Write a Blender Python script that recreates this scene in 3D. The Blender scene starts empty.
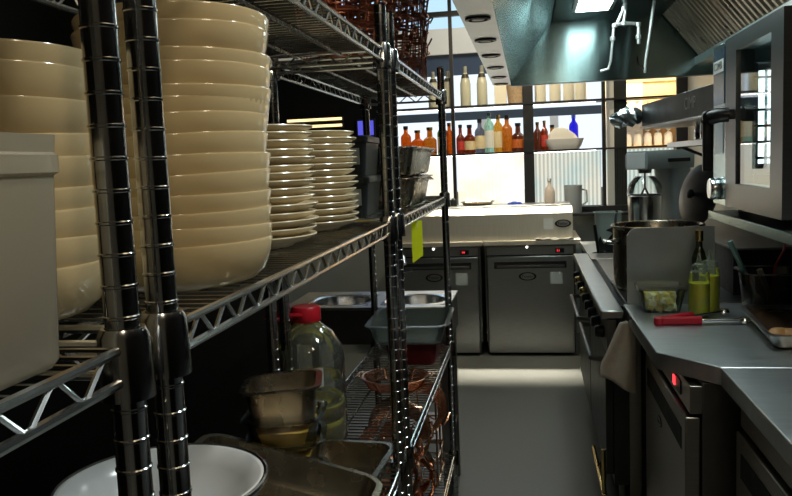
import bpy, math, random
from math import pi, sin, cos, radians
from mathutils import Matrix, Vector
random.seed(7)
S = bpy.context.scene
COL = S.collection

# ------------------------------------------------------------------ materials
def nmat(name):
    m = bpy.data.materials.new(name); m.use_nodes = True
    nt = m.node_tree; nt.nodes.clear()
    out = nt.nodes.new('ShaderNodeOutputMaterial')
    return m, nt, out
def pmat(name, col, rough=.5, metal=0., noise=None, bump=0., trans=0., alpha=1., coat=0., spec=.5, emit=None, es=0., stretch=(1, 1, 1), ior=1.45, sub=0.):
    m, nt, out = nmat(name)
    b = nt.nodes.new('ShaderNodeBsdfPrincipled')
    nt.links.new(b.outputs[0], out.inputs[0])
    c = (*col, 1)
    b.inputs['Base Color'].default_value = c
    b.inputs['Roughness'].default_value = rough
    b.inputs['Metallic'].default_value = metal
    b.inputs['Transmission Weight'].default_value = trans
    b.inputs['Alpha'].default_value = alpha
    b.inputs['Coat Weight'].default_value = coat
    b.inputs['IOR'].default_value = ior
    b.inputs['Specular IOR Level'].default_value = spec
    if emit: 
        b.inputs['Emission Color'].default_value = (*emit, 1); b.inputs['Emission Strength'].default_value = es
    if noise:
        sc, amt = noise
        tc = nt.nodes.new('ShaderNodeTexCoord'); mp = nt.nodes.new('ShaderNodeMapping')
        mp.inputs['Scale'].default_value = stretch
        tx = nt.nodes.new('ShaderNodeTexNoise'); tx.inputs['Scale'].default_value = sc; tx.inputs['Detail'].default_value = 4
        nt.links.new(tc.outputs['Object'], mp.inputs[0]); nt.links.new(mp.outputs[0], tx.inputs[0])
        mx = nt.nodes.new('ShaderNodeMix'); mx.data_type = 'RGBA'
        mx.inputs[6].default_value = tuple(max(0, v * (1 - amt)) for v in col) + (1,)
        mx.inputs[7].default_value = tuple(min(1, v * (1 + amt)) for v in col) + (1,)
        nt.links.new(tx.outputs[0], mx.inputs[0]); nt.links.new(mx.outputs[2], b.inputs['Base Color'])
        mr = nt.nodes.new('ShaderNodeMapRange')
        mr.inputs[3].default_value = max(.02, rough * (1 - amt)); mr.inputs[4].default_value = min(1, rough * (1 + amt))
        nt.links.new(tx.outputs[0], mr.inputs[0]); nt.links.new(mr.outputs[0], b.inputs['Roughness'])
        if bump:
            bp = nt.nodes.new('ShaderNodeBump'); bp.inputs['Strength'].default_value = bump; bp.inputs['Distance'].default_value = .002
            nt.links.new(tx.outputs[0], bp.inputs['Height']); nt.links.new(bp.outputs[0], b.inputs['Normal'])
    return m
def emat(name, col, st):
    m, nt, out = nmat(name)
    e = nt.nodes.new('ShaderNodeEmission'); e.inputs[0].default_value = (*col, 1); e.inputs[1].default_value = st
    nt.links.new(e.outputs[0], out.inputs[0]); return m
def clearmat(name, tint=(1, 1, 1), gloss=.15, rough=.03, milky=0., milk=(1, 1, 1)):
    """thin clear or milky plastic / glass: transparent + glossy (+ translucent)"""
    m, nt, out = nmat(name)
    t = nt.nodes.new('ShaderNodeBsdfTransparent'); t.inputs[0].default_value = (*tint, 1)
    g = nt.nodes.new('ShaderNodeBsdfGlossy'); g.inputs['Roughness'].default_value = rough
    f = nt.nodes.new('ShaderNodeFresnel'); f.inputs[0].default_value = 1.45
    ad = nt.nodes.new('ShaderNodeMath'); ad.operation = 'MULTIPLY_ADD'; ad.inputs[1].default_value = .9; ad.inputs[2].default_value = gloss * .5; ad.use_clamp = True
    nt.links.new(f.outputs[0], ad.inputs[0])
    mx = nt.nodes.new('ShaderNodeMixShader'); nt.links.new(ad.outputs[0], mx.inputs[0])
    src = t
    if milky:
        d = nt.nodes.new('ShaderNodeBsdfDiffuse'); d.inputs[0].default_value = (*milk, 1)
        tl = nt.nodes.new('ShaderNodeBsdfTranslucent'); tl.inputs[0].default_value = (*milk, 1)
        m1 = nt.nodes.new('ShaderNodeMixShader'); m1.inputs[0].default_value = .5
        nt.links.new(d.outputs[0], m1.inputs[1]); nt.links.new(tl.outputs[0], m1.inputs[2])
        m2 = nt.nodes.new('ShaderNodeMixShader'); m2.inputs[0].default_value = milky
        nt.links.new(t.outputs[0], m2.inputs[1]); nt.links.new(m1.outputs[0], m2.inputs[2]); src = m2
    nt.links.new(src.outputs[0], mx.inputs[1]); nt.links.new(g.outputs[0], mx.inputs[2])
    nt.links.new(mx.outputs[0], out.inputs[0]); return m

M = {}
def brushed(m, an, axis='Z', rot=0):
    nt = m.node_tree; b = [n for n in nt.nodes if n.type == 'BSDF_PRINCIPLED'][0]
    tg = nt.nodes.new('ShaderNodeTangent'); tg.direction_type = 'RADIAL'; tg.axis = axis
    b.inputs['Anisotropic'].default_value = an; b.inputs['Anisotropic Rotation'].default_value = rot; nt.links.new(tg.outputs[0], b.inputs['Tangent'])
M['steel'] = pmat('brushed_steel', (.56, .56, .55), .30, 1., noise=(14, .18), stretch=(1, 1, 22))
M['steel_h'] = pmat('brushed_steel_horizontal', (.50, .51, .51), .34, 1., noise=(12, .2), stretch=(1.2, 1.2, 20))
M['steel_top'] = pmat('worktop_steel', (.50, .53, .54), .38, 1., noise=(9, .22), stretch=(1, 6, 1))
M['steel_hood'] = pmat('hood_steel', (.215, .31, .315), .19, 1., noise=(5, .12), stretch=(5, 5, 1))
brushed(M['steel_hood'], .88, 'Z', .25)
M['steel_dark'] = pmat('dark_steel', (.22, .21, .2), .38, 1., noise=(10, .25))
M['steel_warm'] = pmat('warm_steel', (.45, .41, .36), .34, 1., noise=(10, .2), stretch=(1, 1, 12))
M['chrome'] = pmat('chrome', (.80, .81, .82), .20, 1., noise=(30, .15))
M['chrome_dark'] = pmat('dark_chrome', (.50, .50, .50), .16, 1., noise=(24, .3))  # darker tone than the other chrome
M['deck'] = pmat('deck_wire', (.36, .35, .32), .26, 1., noise=(20, .25))
M['pan'] = pmat('pan_steel', (.44, .385, .30), .27, 1., noise=(16, .25))
M['copper'] = pmat('copper_wire', (.95, .50, .34), .22, 1., noise=(25, .25))
M['copper_dark'] = pmat('dark_copper_wire', (.80, .31, .19), .34, 1., noise=(25, .3))  # darker, redder tone than the other copper wire
M['brass'] = pmat('brass', (.75, .55, .22), .25, 1., noise=(20, .15))
M['cream'] = pmat('cream_glaze', (.70, .56, .325), .12, 0, noise=(7, .06), coat=.3)
M['cream_plate'] = pmat('plate_glaze', (.74, .63, .43), .2, 0, noise=(7, .06), coat=.25)
M['white'] = pmat('white_enamel', (.80, .81, .82), .2, 0, noise=(6, .04))
M['white_paint'] = pmat('white_painted_metal', (.85, .87, .87), .4, 0, noise=(8, .05))
M['black'] = pmat('black_plastic', (.012, .012, .014), .3, 0, noise=(20, .2))
M['black_metal'] = pmat('black_metal', (.018, .018, .02), .42, 0, noise=(20, .25))
M['rubber'] = pmat('dark_rubber', (.03, .03, .03), .7, 0, noise=(20, .25))
M['gap'] = pmat('dark_recess', (.008, .008, .009), .6, 0, noise=(20, .2))
M['charcoal'] = pmat('charcoal_sheet', (.045, .05, .05), .4, .5, noise=(14, .2))
M['red'] = pmat('red_plastic', (.50, .012, .03), .35, 0, noise=(15, .15))
M['red_cap'] = pmat('red_cap', (.62, .015, .03), .35, 0, noise=(15, .12))
M['paper'] = pmat('paper', (.80, .82, .80), .8, 0, noise=(30, .06))
M['note'] = pmat('grey_note', (.55, .60, .58), .8, 0, noise=(30, .06))
M['yellow_tag'] = pmat('glowing_neon_tag', (.72, .86, .02), .6, 0, noise=(20, .06), emit=(.7, .85, 0), es=.08)  # small glow put into the tag colour
M['cloth'] = pmat('cloth', (.58, .52, .44), .9, 0, noise=(40, .15), bump=.4)
M['cloth_w'] = pmat('white_cloth', (.8, .78, .72), .9, 0, noise=(40, .1), bump=.4)
M['blue'] = pmat('blue_cloth', (.06, .12, .6), .7, 0, noise=(30, .2))
M['food'] = pmat('orange_food', (.80, .42, .06), .55, 0, noise=(18, .5), bump=.5)
M['roast'] = pmat('brown_food', (.50, .24, .07), .5, 0, noise=(18, .5), bump=.5)
M['butter'] = pmat('butter', (.85, .70, .16), .45, 0, noise=(12, .2), bump=.2)
M['butter_b'] = pmat('pale_butter', (.90, .84, .45), .45, 0, noise=(12, .15), bump=.2)
M['oil'] = pmat('yellow_oil', (.74, .74, .005), .25, 0, noise=(6, .1))
M['oil_b'] = pmat('dark_oil', (.55, .46, .03), .2, 0, noise=(6, .2))
M['clear'] = clearmat('clear_plastic', (.96, .98, .98), .03)
M['clear_dark'] = clearmat('smoky_plastic', (.62, .64, .64), .14, .06)
M['pet'] = clearmat('clear_pet', (.86, .90, .86), .24, .06, .13, (.75, .78, .74))
M['milky'] = clearmat('milky_plastic', (.95, .95, .90), .06, .25, .68, (1, .93, .76))
M['milky_b'] = clearmat('frosted_plastic', (.72, .78, .76), .06, .2, .42, (.34, .40, .38))
M['squeeze'] = clearmat('squeeze_plastic', (.95, .98, .95), .02, .2, .10, (.80, .88, .80))
M['oven'] = pmat('oven_steel', (.145, .15, .152), .34, 1., noise=(9, .2), stretch=(1, 1, 14))
M['supply'] = pmat('supply_plenum_steel', (.86, .90, .92), .38, .85, noise=(8, .08))
M['galv'] = pmat('galvanised_pipe', (.80, .84, .84), .45, .7, noise=(30, .15))
M['fascia'] = pmat('dark_fascia', (.016, .018, .018), .45, .3, noise=(14, .2))
M['baffle'] = pmat('baffle_steel', (.62, .54, .42), .3, 1., noise=(6, .3))
M['red_dark'] = pmat('dark_red_plastic', (.14, .008, .012), .45, 0, noise=(15, .2))
M['prep'] = pmat('prep_steel', (.78, .73, .62), .48, .7, noise=(8, .1), stretch=(12, 1, 1))
M['champ_neck'] = pmat('grey_foil_neck', (.34, .36, .31), .3, .3, noise=(10, .15))
M['foil'] = pmat('crumpled_foil', (.72, .78, .82), .3, 1., noise=(22, .2), bump=1.)
M['wood'] = pmat('warm_wood', (.62, .42, .22), .45, 0, noise=(5, .25), stretch=(10, 10, .8))
M['woodspoon'] = pmat('wooden_handle', (.42, .34, .22), .6, 0, noise=(10, .2))
M['teal'] = pmat('teal_plastic', (.16, .30, .29), .4, 0, noise=(10, .1))
M['floor'] = pmat('vinyl_floor', (.12, .124, .112), .42, 0, noise=(60, .22), bump=.08)
M['wall_dark'] = pmat('dark_wall', (.006, .006, .006), .9, 0, noise=(6, .1), spec=.08)
M['wall_grey'] = pmat('grey_wall', (.30, .34, .34), .5, 0, noise=(5, .1))
M['wall_tile'] = pmat('pale_wall', (.42, .40, .34), .5, 0, noise=(5, .1))
M['ceil'] = pmat('kitchen_ceiling', (.35, .34, .32), .8, 0, noise=(5, .1))
M['beige'] = pmat('glowing_beige_paint', (.62, .58, .48), .8, 0, noise=(4, .08), emit=(.62, .58, .48), es=.25)  # faint glow put into the paint to make it look lit
M['navy'] = pmat('dark_blue_beam', (.06, .085, .12), .6, 0, noise=(5, .15))
M['champ'] = pmat('pale_bottle_glass', (.68, .67, .52), .15, 0, noise=(4, .1))
M['champ_cap'] = pmat('dark_foil_capsule', (.10, .09, .07), .3, .6, noise=(10, .2))
M['ivory'] = pmat('glowing_ivory_ceramic', (.86, .80, .62), .4, 0, noise=(5, .06), emit=(.86, .80, .62), es=.12)  # slight glow put into the ceramic colour to lift its brightness
M['wicker'] = pmat('wicker', (.62, .44, .27), .7, 0, noise=(60, .4), bump=.8)
M['led'] = emat('led_white', (1, .97, .9), 7)
M['hoodlight'] = emat('hood_light', (.84, 1, .97), 14)
M['addedstrip'] = emat('added_strip_glow', (1, .78, .48), 3.1)
M['sky'] = emat('daylight', (.80, .91, 1), 1.2)
M['skyb'] = emat('daylight_upper', (.50, .75, .95), 1.15)
M['warmled'] = emat('warm_strip', (1, .72, .3), 2.2)
M['bluescreen'] = emat('blue_screen', (.12, .12, .8), .9)
M['redled'] = emat('red_led', (1, .04, .05), 2.5)
M['whiteled'] = emat('white_led', (1, .95, .85), 3.5)
M['blueled'] = emat('blue_led', (.03, .15, .45), .8)
M['ovenstreak'] = emat('oven_streak_glow', (.85, 1, .98), 5)
def bottle_mat(name, col):
    m, nt, out = nmat(name)
    tl = nt.nodes.new('ShaderNodeBsdfTranslucent'); tl.inputs[0].default_value = (*col, 1)
    tr = nt.nodes.new('ShaderNodeBsdfTransparent'); tr.inputs[0].default_value = (*col, 1)
    gl = nt.nodes.new('ShaderNodeBsdfGlossy'); gl.inputs[1].default_value = .06
    a = nt.nodes.new('ShaderNodeMixShader'); a.inputs[0].default_value = .55
    b = nt.nodes.new('ShaderNodeMixShader'); b.inputs[0].default_value = .1
    nz = nt.nodes.new('ShaderNodeTexNoise'); nz.inputs[2].default_value = 12
    nt.links.new(nz.outputs[0], a.inputs[0])
    nt.links.new(tl.outputs[0], a.inputs[1]); nt.links.new(tr.outputs[0], a.inputs[2])
    nt.links.new(a.outputs[0], b.inputs[1]); nt.links.new(gl.outputs[0], b.inputs[2]); nt.links.new(b.outputs[0], out.inputs[0])
    return m
def backlit(name, ca, cb, st, fl=.1):
    m, nt, out = nmat(name)
    e = nt.nodes.new('ShaderNodeEmission'); e.inputs[1].default_value = st
    tc = nt.nodes.new('ShaderNodeTexCoord')
    nz = nt.nodes.new('ShaderNodeTexNoise'); nz.inputs[2].default_value = 3.5
    mx = nt.nodes.new('ShaderNodeMix'); mx.data_type = 'RGBA'
    mx.inputs[6].default_value = (*ca, 1); mx.inputs[7].default_value = (*cb, 1)
    wv = nt.nodes.new('ShaderNodeTexWave'); wv.inputs['Scale'].default_value = 9.5; wv.inputs['Distortion'].default_value = 0  # light stripes of the ribbed glass put into the glow as bands
    mv = nt.nodes.new('ShaderNodeMapRange'); mv.inputs[3].default_value = st * (1 - fl); mv.inputs[4].default_value = st
    nt.links.new(tc.outputs['Object'], wv.inputs[0]); nt.links.new(wv.outputs['Fac'], mv.inputs[0]); nt.links.new(mv.outputs[0], e.inputs[1])
    rp = nt.nodes.new('ShaderNodeMapRange'); rp.inputs[1].default_value = .4; rp.inputs[2].default_value = .65
    nt.links.new(tc.outputs['Object'], nz.inputs[0]); nt.links.new(nz.outputs[0], rp.inputs[0]); nt.links.new(rp.outputs[0], mx.inputs[0])
    nt.links.new(mx.outputs[2], e.inputs[0]); nt.links.new(e.outputs[0], out.inputs[0]); return m

# ------------------------------------------------------------------ mesh helpers
class MB:
    def __init__(s): s.v = []; s.f = []; s.M = Matrix.Identity(4)
    def add(s, vs, fs):
        o = len(s.v); s.v += [tuple(s.M @ Vector(p)) for p in vs]; s.f += [tuple(i + o for i in f) for f in fs]; return s
    def box(s, x0, x1, y0, y1, z0, z1):
        vs = [(x, y, z) for z in (z0, z1) for y in (y0, y1) for x in (x0, x1)]
        return s.add(vs, [(0, 2, 3, 1), (4, 5, 7, 6), (0, 1, 5, 4), (2, 6, 7, 3), (0, 4, 6, 2), (1, 3, 7, 5)])
    def loft(s, loops, cap0=True, cap1=True, closed=True):
        n = len(loops[0]); vs = [p for l in loops for p in l]; fs = []
        for i in range(len(loops) - 1):
            for j in range(n if closed else n - 1):
                a = i * n + j; b = i * n + (j + 1) % n
                fs.append((a, b, b + n, a + n))
        if cap0: fs.append(tuple(range(n - 1, -1, -1)))
        if cap1: fs.append(tuple(range((len(loops) - 1) * n, len(loops) * n)))
        return s.add(vs, fs)
    def lathe(s, prof, seg=24, c=(0, 0, 0), cap0=True, cap1=True):
        return s.loft([[(c[0] + r * cos(2 * pi * k / seg), c[1] + r * sin(2 * pi * k / seg), c[2] + z) for k in range(seg)] for r, z in prof], cap0, cap1)
    def tube(s, pts, r, seg=6, closed=False):
        P = [Vector(p) for p in pts]; n = len(P); loops = []; up = None
        for i in range(n):
            if closed: t = P[(i + 1) % n] - P[i - 1]
            else: t = P[min(i + 1, n - 1)] - P[max(i - 1, 0)]
            t.normalize()
            if up is None:
                up = Vector((0, 0, 1)) if abs(t.z) < .9 else Vector((1, 0, 0))
            sd = t.cross(up).normalized(); up = sd.cross(t).normalized()
            rr = r[i] if isinstance(r, (list, tuple)) else r
            loops.append([tuple(P[i] + (sd * cos(2 * pi * k / seg) + up * sin(2 * pi * k / seg)) * rr) for k in range(seg)])
        if closed: loops.append(loops[0]); return s.loft(loops, False, False)
        return s.loft(loops)
    def prism(s, poly, z0, z1):
        return s.loft([[(x, y, z0) for x, y in poly], [(x, y, z1) for x, y in poly]])
    def build(s, name, mat, parent=None, smooth=True, bevel=0, ang=40):
        me = bpy.data.meshes.new(name); me.from_pydata(s.v, [], s.f); me.materials.append(M[mat] if isinstance(mat, str) else mat)
        if smooth:
            me.polygons.foreach_set('use_smooth', [True] * len(me.polygons)); me.set_sharp_from_angle(angle=radians(ang))
        me.update()
        o = bpy.data.objects.new(name, me); COL.objects.link(o)
        if parent: o.parent = parent
        if bevel:
            b = o.modifiers.new('edge', 'BEVEL'); b.width = bevel; b.segments = 2; b.limit_method = 'ANGLE'; b.angle_limit = radians(50)
        return o
def rr(w, d, r, z, n=5, cx=0, cy=0):
    out = []
    for (sx, sy, a0) in ((1, 1, 0), (-1, 1, pi / 2), (-1, -1, pi), (1, -1, 3 * pi / 2)):
        for k in range(n + 1):
            a = a0 + pi / 2 * k / n
            out.append((cx + sx * (w / 2 - r) + r * cos(a), cy + sy * (d / 2 - r) + r * sin(a), z))
    return out
def bxo(name, mat, parent, x0, x1, y0, y1, z0, z1, bevel=.002):
    return MB().box(x0, x1, y0, y1, z0, z1).build(name, mat, parent, bevel=bevel)
def thing(name, label, cat, loc=(0, 0, 0), rot=(0, 0, 0), group=None):
    o = bpy.data.objects.new(name, None); COL.objects.link(o); o.empty_display_size = .05
    o.location = loc; o.rotation_euler = rot
    return tag(o, label, cat, group)
def tag(o, label, cat, group=None):
    o['label'] = label; o['category'] = cat
    if group: o['group'] = group
    return o
def struct(o): o['kind'] = 'structure'; return o
def dup(root, loc, rot=None, label=None, group=None):
    def cp(o, par):
        c = o.copy(); COL.objects.link(c)
        if par: c.parent = par
        for ch in o.children: cp(ch, c)
        return c
    r = cp(root, None); r.location = loc
    if rot is not None: r.rotation_euler = rot
    if label: r['label'] = label
    if group: r['group'] = group
    return r
def text(name, body, size, mat, parent, loc, rot, extrude=.0006, sx=1.):
    cu = bpy.data.curves.new(name, 'FONT'); cu.body = body; cu.size = size; cu.extrude = extrude; cu.align_x = 'CENTER'; cu.align_y = 'CENTER'
    tmp = bpy.data.objects.new('tmp', cu); COL.objects.link(tmp)
    me = bpy.data.meshes.new_from_object(tmp); bpy.data.objects.remove(tmp)
    me.materials.clear(); me.materials.append(M[mat])
    o = bpy.data.objects.new(name, me); COL.objects.link(o); o.parent = parent; o.location = loc; o.rotation_euler = rot; o.scale = (sx, 1, 1)
    return o
ORD = ['topmost', 'second from the top', 'third from the top', 'fourth from the top', 'fifth from the top', 'sixth from the top', 'seventh from the top', 'eighth from the top',
       'seventh from the bottom', 'sixth from the bottom', 'fifth from the bottom', 'fourth from the bottom', 'third from the bottom', 'second from the bottom', 'lowest']
def ordinal(k, n):   # k counted from the top
    if k == 0: return 'topmost'
    if k == n - 1: return 'lowest'
    w = ['', 'second', 'third', 'fourth', 'fifth', 'sixth', 'seventh', 'eighth', 'ninth']
    return w[k] + ' from the top' if k <= (n - 1) / 2 else w[n - 1 - k] + ' from the bottom'

# ------------------------------------------------------------------ room shell
struct(MB().box(-4.2, 1.45, -1.6, 9.8, -.1, 0).build('floor', 'floor', smooth=False))
struct(MB().box(-1.5, 1.45, -1.6, 6.75, 2.95, 3.05).build('ceiling', 'ceil', smooth=False))
struct(MB().box(-4.2, 1.45, 6.75, 9.8, 4.2, 4.3).build('ceiling_dining', 'ceil', smooth=False))
struct(MB().box(-1.5, -1.3, -1.6, 4.0, 0, 2.95).build('wall_left', 'wall_dark', smooth=False))
struct(MB().box(-4.2, -1.5, 3.85, 4.0, 0, 4.2).build('wall_left_return', 'wall_dark', smooth=False))
struct(MB().box(-4.3, -4.2, 3.85, 9.8, 0, 4.2).build('wall_left_dining', 'wall_dark', smooth=False))
struct(MB().box(1.26, 1.45, 1.9, 4.3, 0, 2.95).build('wall_right', 'wall_dark', smooth=False))
struct(MB().box(1.26, 1.45, -1.6, 1.9, 0, 2.95).build('wall_right_near', 'wall_dark', smooth=False))
struct(MB().box(1.26, 1.45, 4.3, 6.75, 0, 2.95).build('wall_right_far', 'wall_tile', smooth=False))
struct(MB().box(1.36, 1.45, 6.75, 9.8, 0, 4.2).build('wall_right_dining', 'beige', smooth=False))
struct(MB().box(-1.5, 1.45, -1.7, -1.6, 0, 2.95).build('wall_rear', 'wall_tile', smooth=False))
struct(MB().box(-4.2, 1.26, 6.62, 6.72, 0, 1.02).build('wall_bar', 'wall_grey', smooth=False))
struct(MB().box(-4.2, 1.45, 9.6, 9.8, 0, 1.1).build('wall_far_lower', 'navy', smooth=False))
struct(MB().box(-1.7, 1.45, 9.6, 9.8, 1.96, 2.06).build('trim_1', 'navy', smooth=False))
struct(MB().box(-1.7, 1.45, 9.6, 9.8, 2.5, 2.75).build('trim_2', 'navy', smooth=False))
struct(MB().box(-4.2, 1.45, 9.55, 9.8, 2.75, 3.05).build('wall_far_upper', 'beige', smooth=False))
for i, (x0, x1, z0, z1, mt) in enumerate([(-1.62, -.55, 1.1, 1.96, 'sky'), (-.45, .28, 1.1, 1.96, 'sky'), (.36, 1.36, 1.1, 1.96, 'sky'),
                                          (-1.62, 1.36, 2.06, 2.5, 'sky'), (-2.2, 1.36, 3.05, 4.2, 'skyb')]):
    struct(MB().box(x0, x1, 9.62, 9.7, z0, z1).build('window_%d' % (i + 1), mt, smooth=False))
struct(MB().box(-4.2, 1.45, 9.71, 9.8, 1.1, 4.2).build('wall_far_back', 'wall_dark', smooth=False))
for i, x in enumerate((-.5, .32)):
    struct(MB().box(x - .05, x + .05, 9.58, 9.7, 1.1, 1.96).build('trim_%d' % (i + 3), 'white_paint', smooth=False))
struct(MB().box(.645, .70, 6.66, 6.74, 1.02, 2.95).build('trim_5', 'beige', smooth=False))
struct(MB().box(.70, .80, 6.66, 6.74, 1.02, 2.95).build('trim_6', 'charcoal', smooth=False))

# ------------------------------------------------------------------ wire shelving
PX0, PX1 = -.327, -.63     # front / rear post lines
CC = 1.17
SH = [.29, .745, 1.345, 1.745]     # top of each shelf
def make_unit():
    root = thing('wire_shelving_unit', 'x', 'shelving unit')
    PH = 1.845
    prof = [(.0, 0), (.010, 0), (.0155, .012), (.0140, .02)]
    z = .045
    while z < PH - .02:
        prof += [(.0140, z - .0017), (.0149, z - .0008), (.0149, z + .0008), (.0140, z + .0017)]; z += .0254
    prof += [(.0140, PH - .004), (.010, PH), (0, PH)]
    prof[0] = (.001, 0); prof[-1] = (.001, PH)
    pm = MB().lathe(prof, 20)
    p0 = pm.build('post', 'chrome_dark', root, ang=24); p0.location = (PX0, 0, 0)
    for (x, y) in ((PX1, 0), (PX0, CC), (PX1, CC)):
        c = p0.copy(); COL.objects.link(c); c.parent = root; c.location = (x, y, 0)
    # shelf
    fr = MB(); tr = MB(); dk = MB()
    xf, xr = PX0 + .004, PX1 - .004
    ya, yb = -.004, CC + .004
    for zz in (-.004, -.030):
        fr.tube([(xf, ya, zz), (xf, yb, zz)], .0042, 8); fr.tube([(xr, ya, zz), (xr, yb, zz)], .0042, 8)
        fr.tube([(xf, ya, zz), (xr, ya, zz)], .0042, 8); fr.tube([(xf, yb, zz), (xr, yb, zz)], .0042, 8)
    def zig(a, b, n):
        a = Vector(a); b = Vector(b); pts = []
        for k in range(n + 1):
            t = (k + .5) / (n + 1); p = a.lerp(b, t); d = (b - a) / (n + 1) * .14
            zz = -.0065 if k % 2 else -.0275
            pts += [(p.x - d.x, p.y - d.y, zz), (p.x + d.x, p.y + d.y, zz)]
        tr.tube(pts, .0025, 5)
    zig((xf, .02, 0), (xf, CC - .02, 0), 33); zig((xr, .02, 0), (xr, CC - .02, 0), 33)
    zig((xf - .02, ya, 0), (xr + .02, ya, 0), 7); zig((xf - .02, yb, 0), (xr + .02, yb, 0), 7)
    n = int(CC / .0245)
    for k in range(1, n):
        y = CC * k / n
        dk.tube([(xf, y, -.0015), (xr, y, -.0015)], .0021, 5)
    for x in (PX0 + (PX1 - PX0) * .33, PX0 + (PX1 - PX0) * .67):
        dk.tube([(x, ya, -.009), (x, yb, -.009)], .004, 6)
    col = MB().lathe([(.0150, -.046), (.0225, -.046), (.0212, .006), (.0180, .012), (.0150, .012)], 16, cap0=False, cap1=False)
    s0 = fr.build('shelf', 'chrome', root); s0.location = (0, 0, SH[0])
    tr.build('truss', 'chrome', s0); dk.build('deck', 'deck', s0)
    c0 = col.build('collar', 'chrome_dark', s0); c0.location = (PX0, 0, 0)
    for (x, y) in ((PX1, 0), (PX0, CC), (PX1, CC)):
        c = c0.copy(); COL.objects.link(c); c.parent = s0; c.location = (x, y, 0)
    for zz in SH[1:]:
        s = s0.copy(); COL.objects.link(s); s.parent = root; s.location = (0, 0, zz)
        for ch in s0.children:
            c = ch.copy(); COL.objects.link(c); c.parent = s
    return root
unit = make_unit()
unit.location = (0, .650, 0)
unit['label'] = 'chrome wire shelving unit holding the tall cream bowl and plate stacks'; unit['group'] = 'chrome wire shelving units'
dup(unit, (0, 1.925, 0), label='chrome wire shelving unit farther down the aisle with copper wire racks on top')
dup(unit, (0, .58 - CC, 0), label='chrome wire shelving unit nearest the viewer carrying the white plastic tub')

# ------------------------------------------------------------------ bowls and plates
bowl_prof = [(.002, .005), (.060, .005), (.062, 0), (.074, 0), (.078, .002), (.094, .0065), (.105, .017), (.1105, .034), (.1145, .053), (.1135, .0555), (.1115, .0545),
             (.1065, .036), (.101, .021), (.088, .012), (.002, .010)]
def soup_bowl(loc, rot, label, group):
    o = MB().lathe(bowl_prof, 64).build('soup_bowl', 'cream', ang=50); o.location = loc; o.rotation_euler = rot
    return tag(o, label, 'bowl', group)
tops = [1.690, 1.673, 1.644, 1.622, 1.600, 1.581, 1.562, 1.537, 1.511, 1.489, 1.466, 1.443, 1.421, 1.4005]
tops = [1.48 + (z - 1.492) * .9 for z in tops]
first = None
for k, zt in enumerate(tops):
    a = random.uniform(0, 2 * pi); t = radians(random.uniform(1.0, 2.6)) if k < 13 else 0
    if k == 0: a, t = .6, radians(2.6)
    lean = (13 - k) / 13
    loc = (-.428 + .0115 * lean + random.uniform(-.002, .002), .903 + .010 * lean + random.uniform(-.003, .003), zt - .0555); rot = (t * cos(a), t * sin(a), random.uniform(0, 6))
    lab = 'cream glazed bowl in the tall stack right of the chrome posts, ' + ordinal(k, 14)
    if first is None: first = soup_bowl(loc, rot, lab, 'cream bowls in the tall stack')
    else: dup(first, loc, rot, lab, 'cream bowls in the tall stack')
n = 9
gaps = [.019, .024, .031, .020, .027, .022, .026, .024]
zt = 1.4005 + sum(gaps)
for k in range(n):
    a = random.uniform(0, 2 * pi); t = radians(random.uniform(.6, 2.0)) if k < n - 1 else 0
    dup(first, (-.512 + random.uniform(-.003, .003), .665, zt - .0555), (t * cos(a), t * sin(a), 0), 'cream glazed bowl in the stack behind the white plastic tub, ' + ordinal(k, n), 'cream bowls behind the plastic tub')
    if k < n - 1: zt -= gaps[k]
plate_prof = [(.002, .003), (.060, .003), (.062, 0), (.070, 0), (.073, .004), (.098, .011), (.1095, .017), (.1115, .0195), (.1105, .0212), (.107, .0208), (.093, .014), (.068, .0085), (.002, .008)]
fp = None
for (cx, cy, npl, where, grp) in ((-.475, 1.312, 15, 'stack beside the bowls', 'cream plates stacked beside the bowls'), (-.475, 1.648, 15, 'stack nearest the middle posts', 'cream plates stacked near the middle posts')):
    for k in range(npl):
        loc = (cx + random.uniform(-.003, .003), cy + random.uniform(-.003, .003), 1.3445 + .0133 * (npl - 1 - k))
        rot = (random.uniform(-.008, .008) * (k < npl - 1), random.uniform(-.008, .008) * (k < npl - 1), 0)
        lab = 'cream rimmed plate in the ' + where + ', ' + ordinal(k, npl)
        if fp is None:
            fp = MB().lathe(plate_prof, 56).build('dinner_plate', 'cream_plate', ang=50); fp.location = loc; fp.rotation_euler = rot; tag(fp, lab, 'plate', grp)
        else: dup(fp, loc, rot, lab, grp)

# ------------------------------------------------------------------ pans and tubs
def pan_mesh(w, d, h, r=.03, rim=.012, taper=.008, th=.0015, bot_r=None):
    b = MB(); rb = max(r - .004, .008)
    b.loft([rr(w - 2 * taper - .02, d - 2 * taper - .02, rb, 0), rr(w - 2 * taper - .004, d - 2 * taper - .004, rb, .006), rr(w - 2 * taper, d - 2 * taper, r, .014), rr(w, d, r, h - .003),
            rr(w + 2 * rim, d + 2 * rim, r + rim, h - .004), rr(w + 2 * rim + .001, d + 2 * rim + .001, r + rim, h - .002), rr(w + 2 * rim, d + 2 * rim, r + rim, h),
            rr(w - .002, d - .002, r, h), rr(w - 2 * th - 2 * taper, d - 2 * th - 2 * taper, r, .016), rr(w - 2 * taper - .02, d - 2 * taper - .02, rb, .004)])
    return b
def pan_thing(name, label, cat, loc, rot, w, d, h, mat, r=.03, fill=None, fh=.6, rim=.012, group=None, fillname='contents', taper=.008):
    t = thing(name, label, cat, loc, rot, group)
    pan_mesh(w, d, h, r, rim, taper).build('body', mat, t)
    if fill:
        MB().loft([rr(w - 2 * taper - .01, d - 2 * taper - .01, r, .007), rr(w - taper - .006, d - taper - .006, r, h * fh), rr(w * .6, d * .6, r * .6, h * fh + .006)]).build(fillname, fill, t)
    return t
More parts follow.
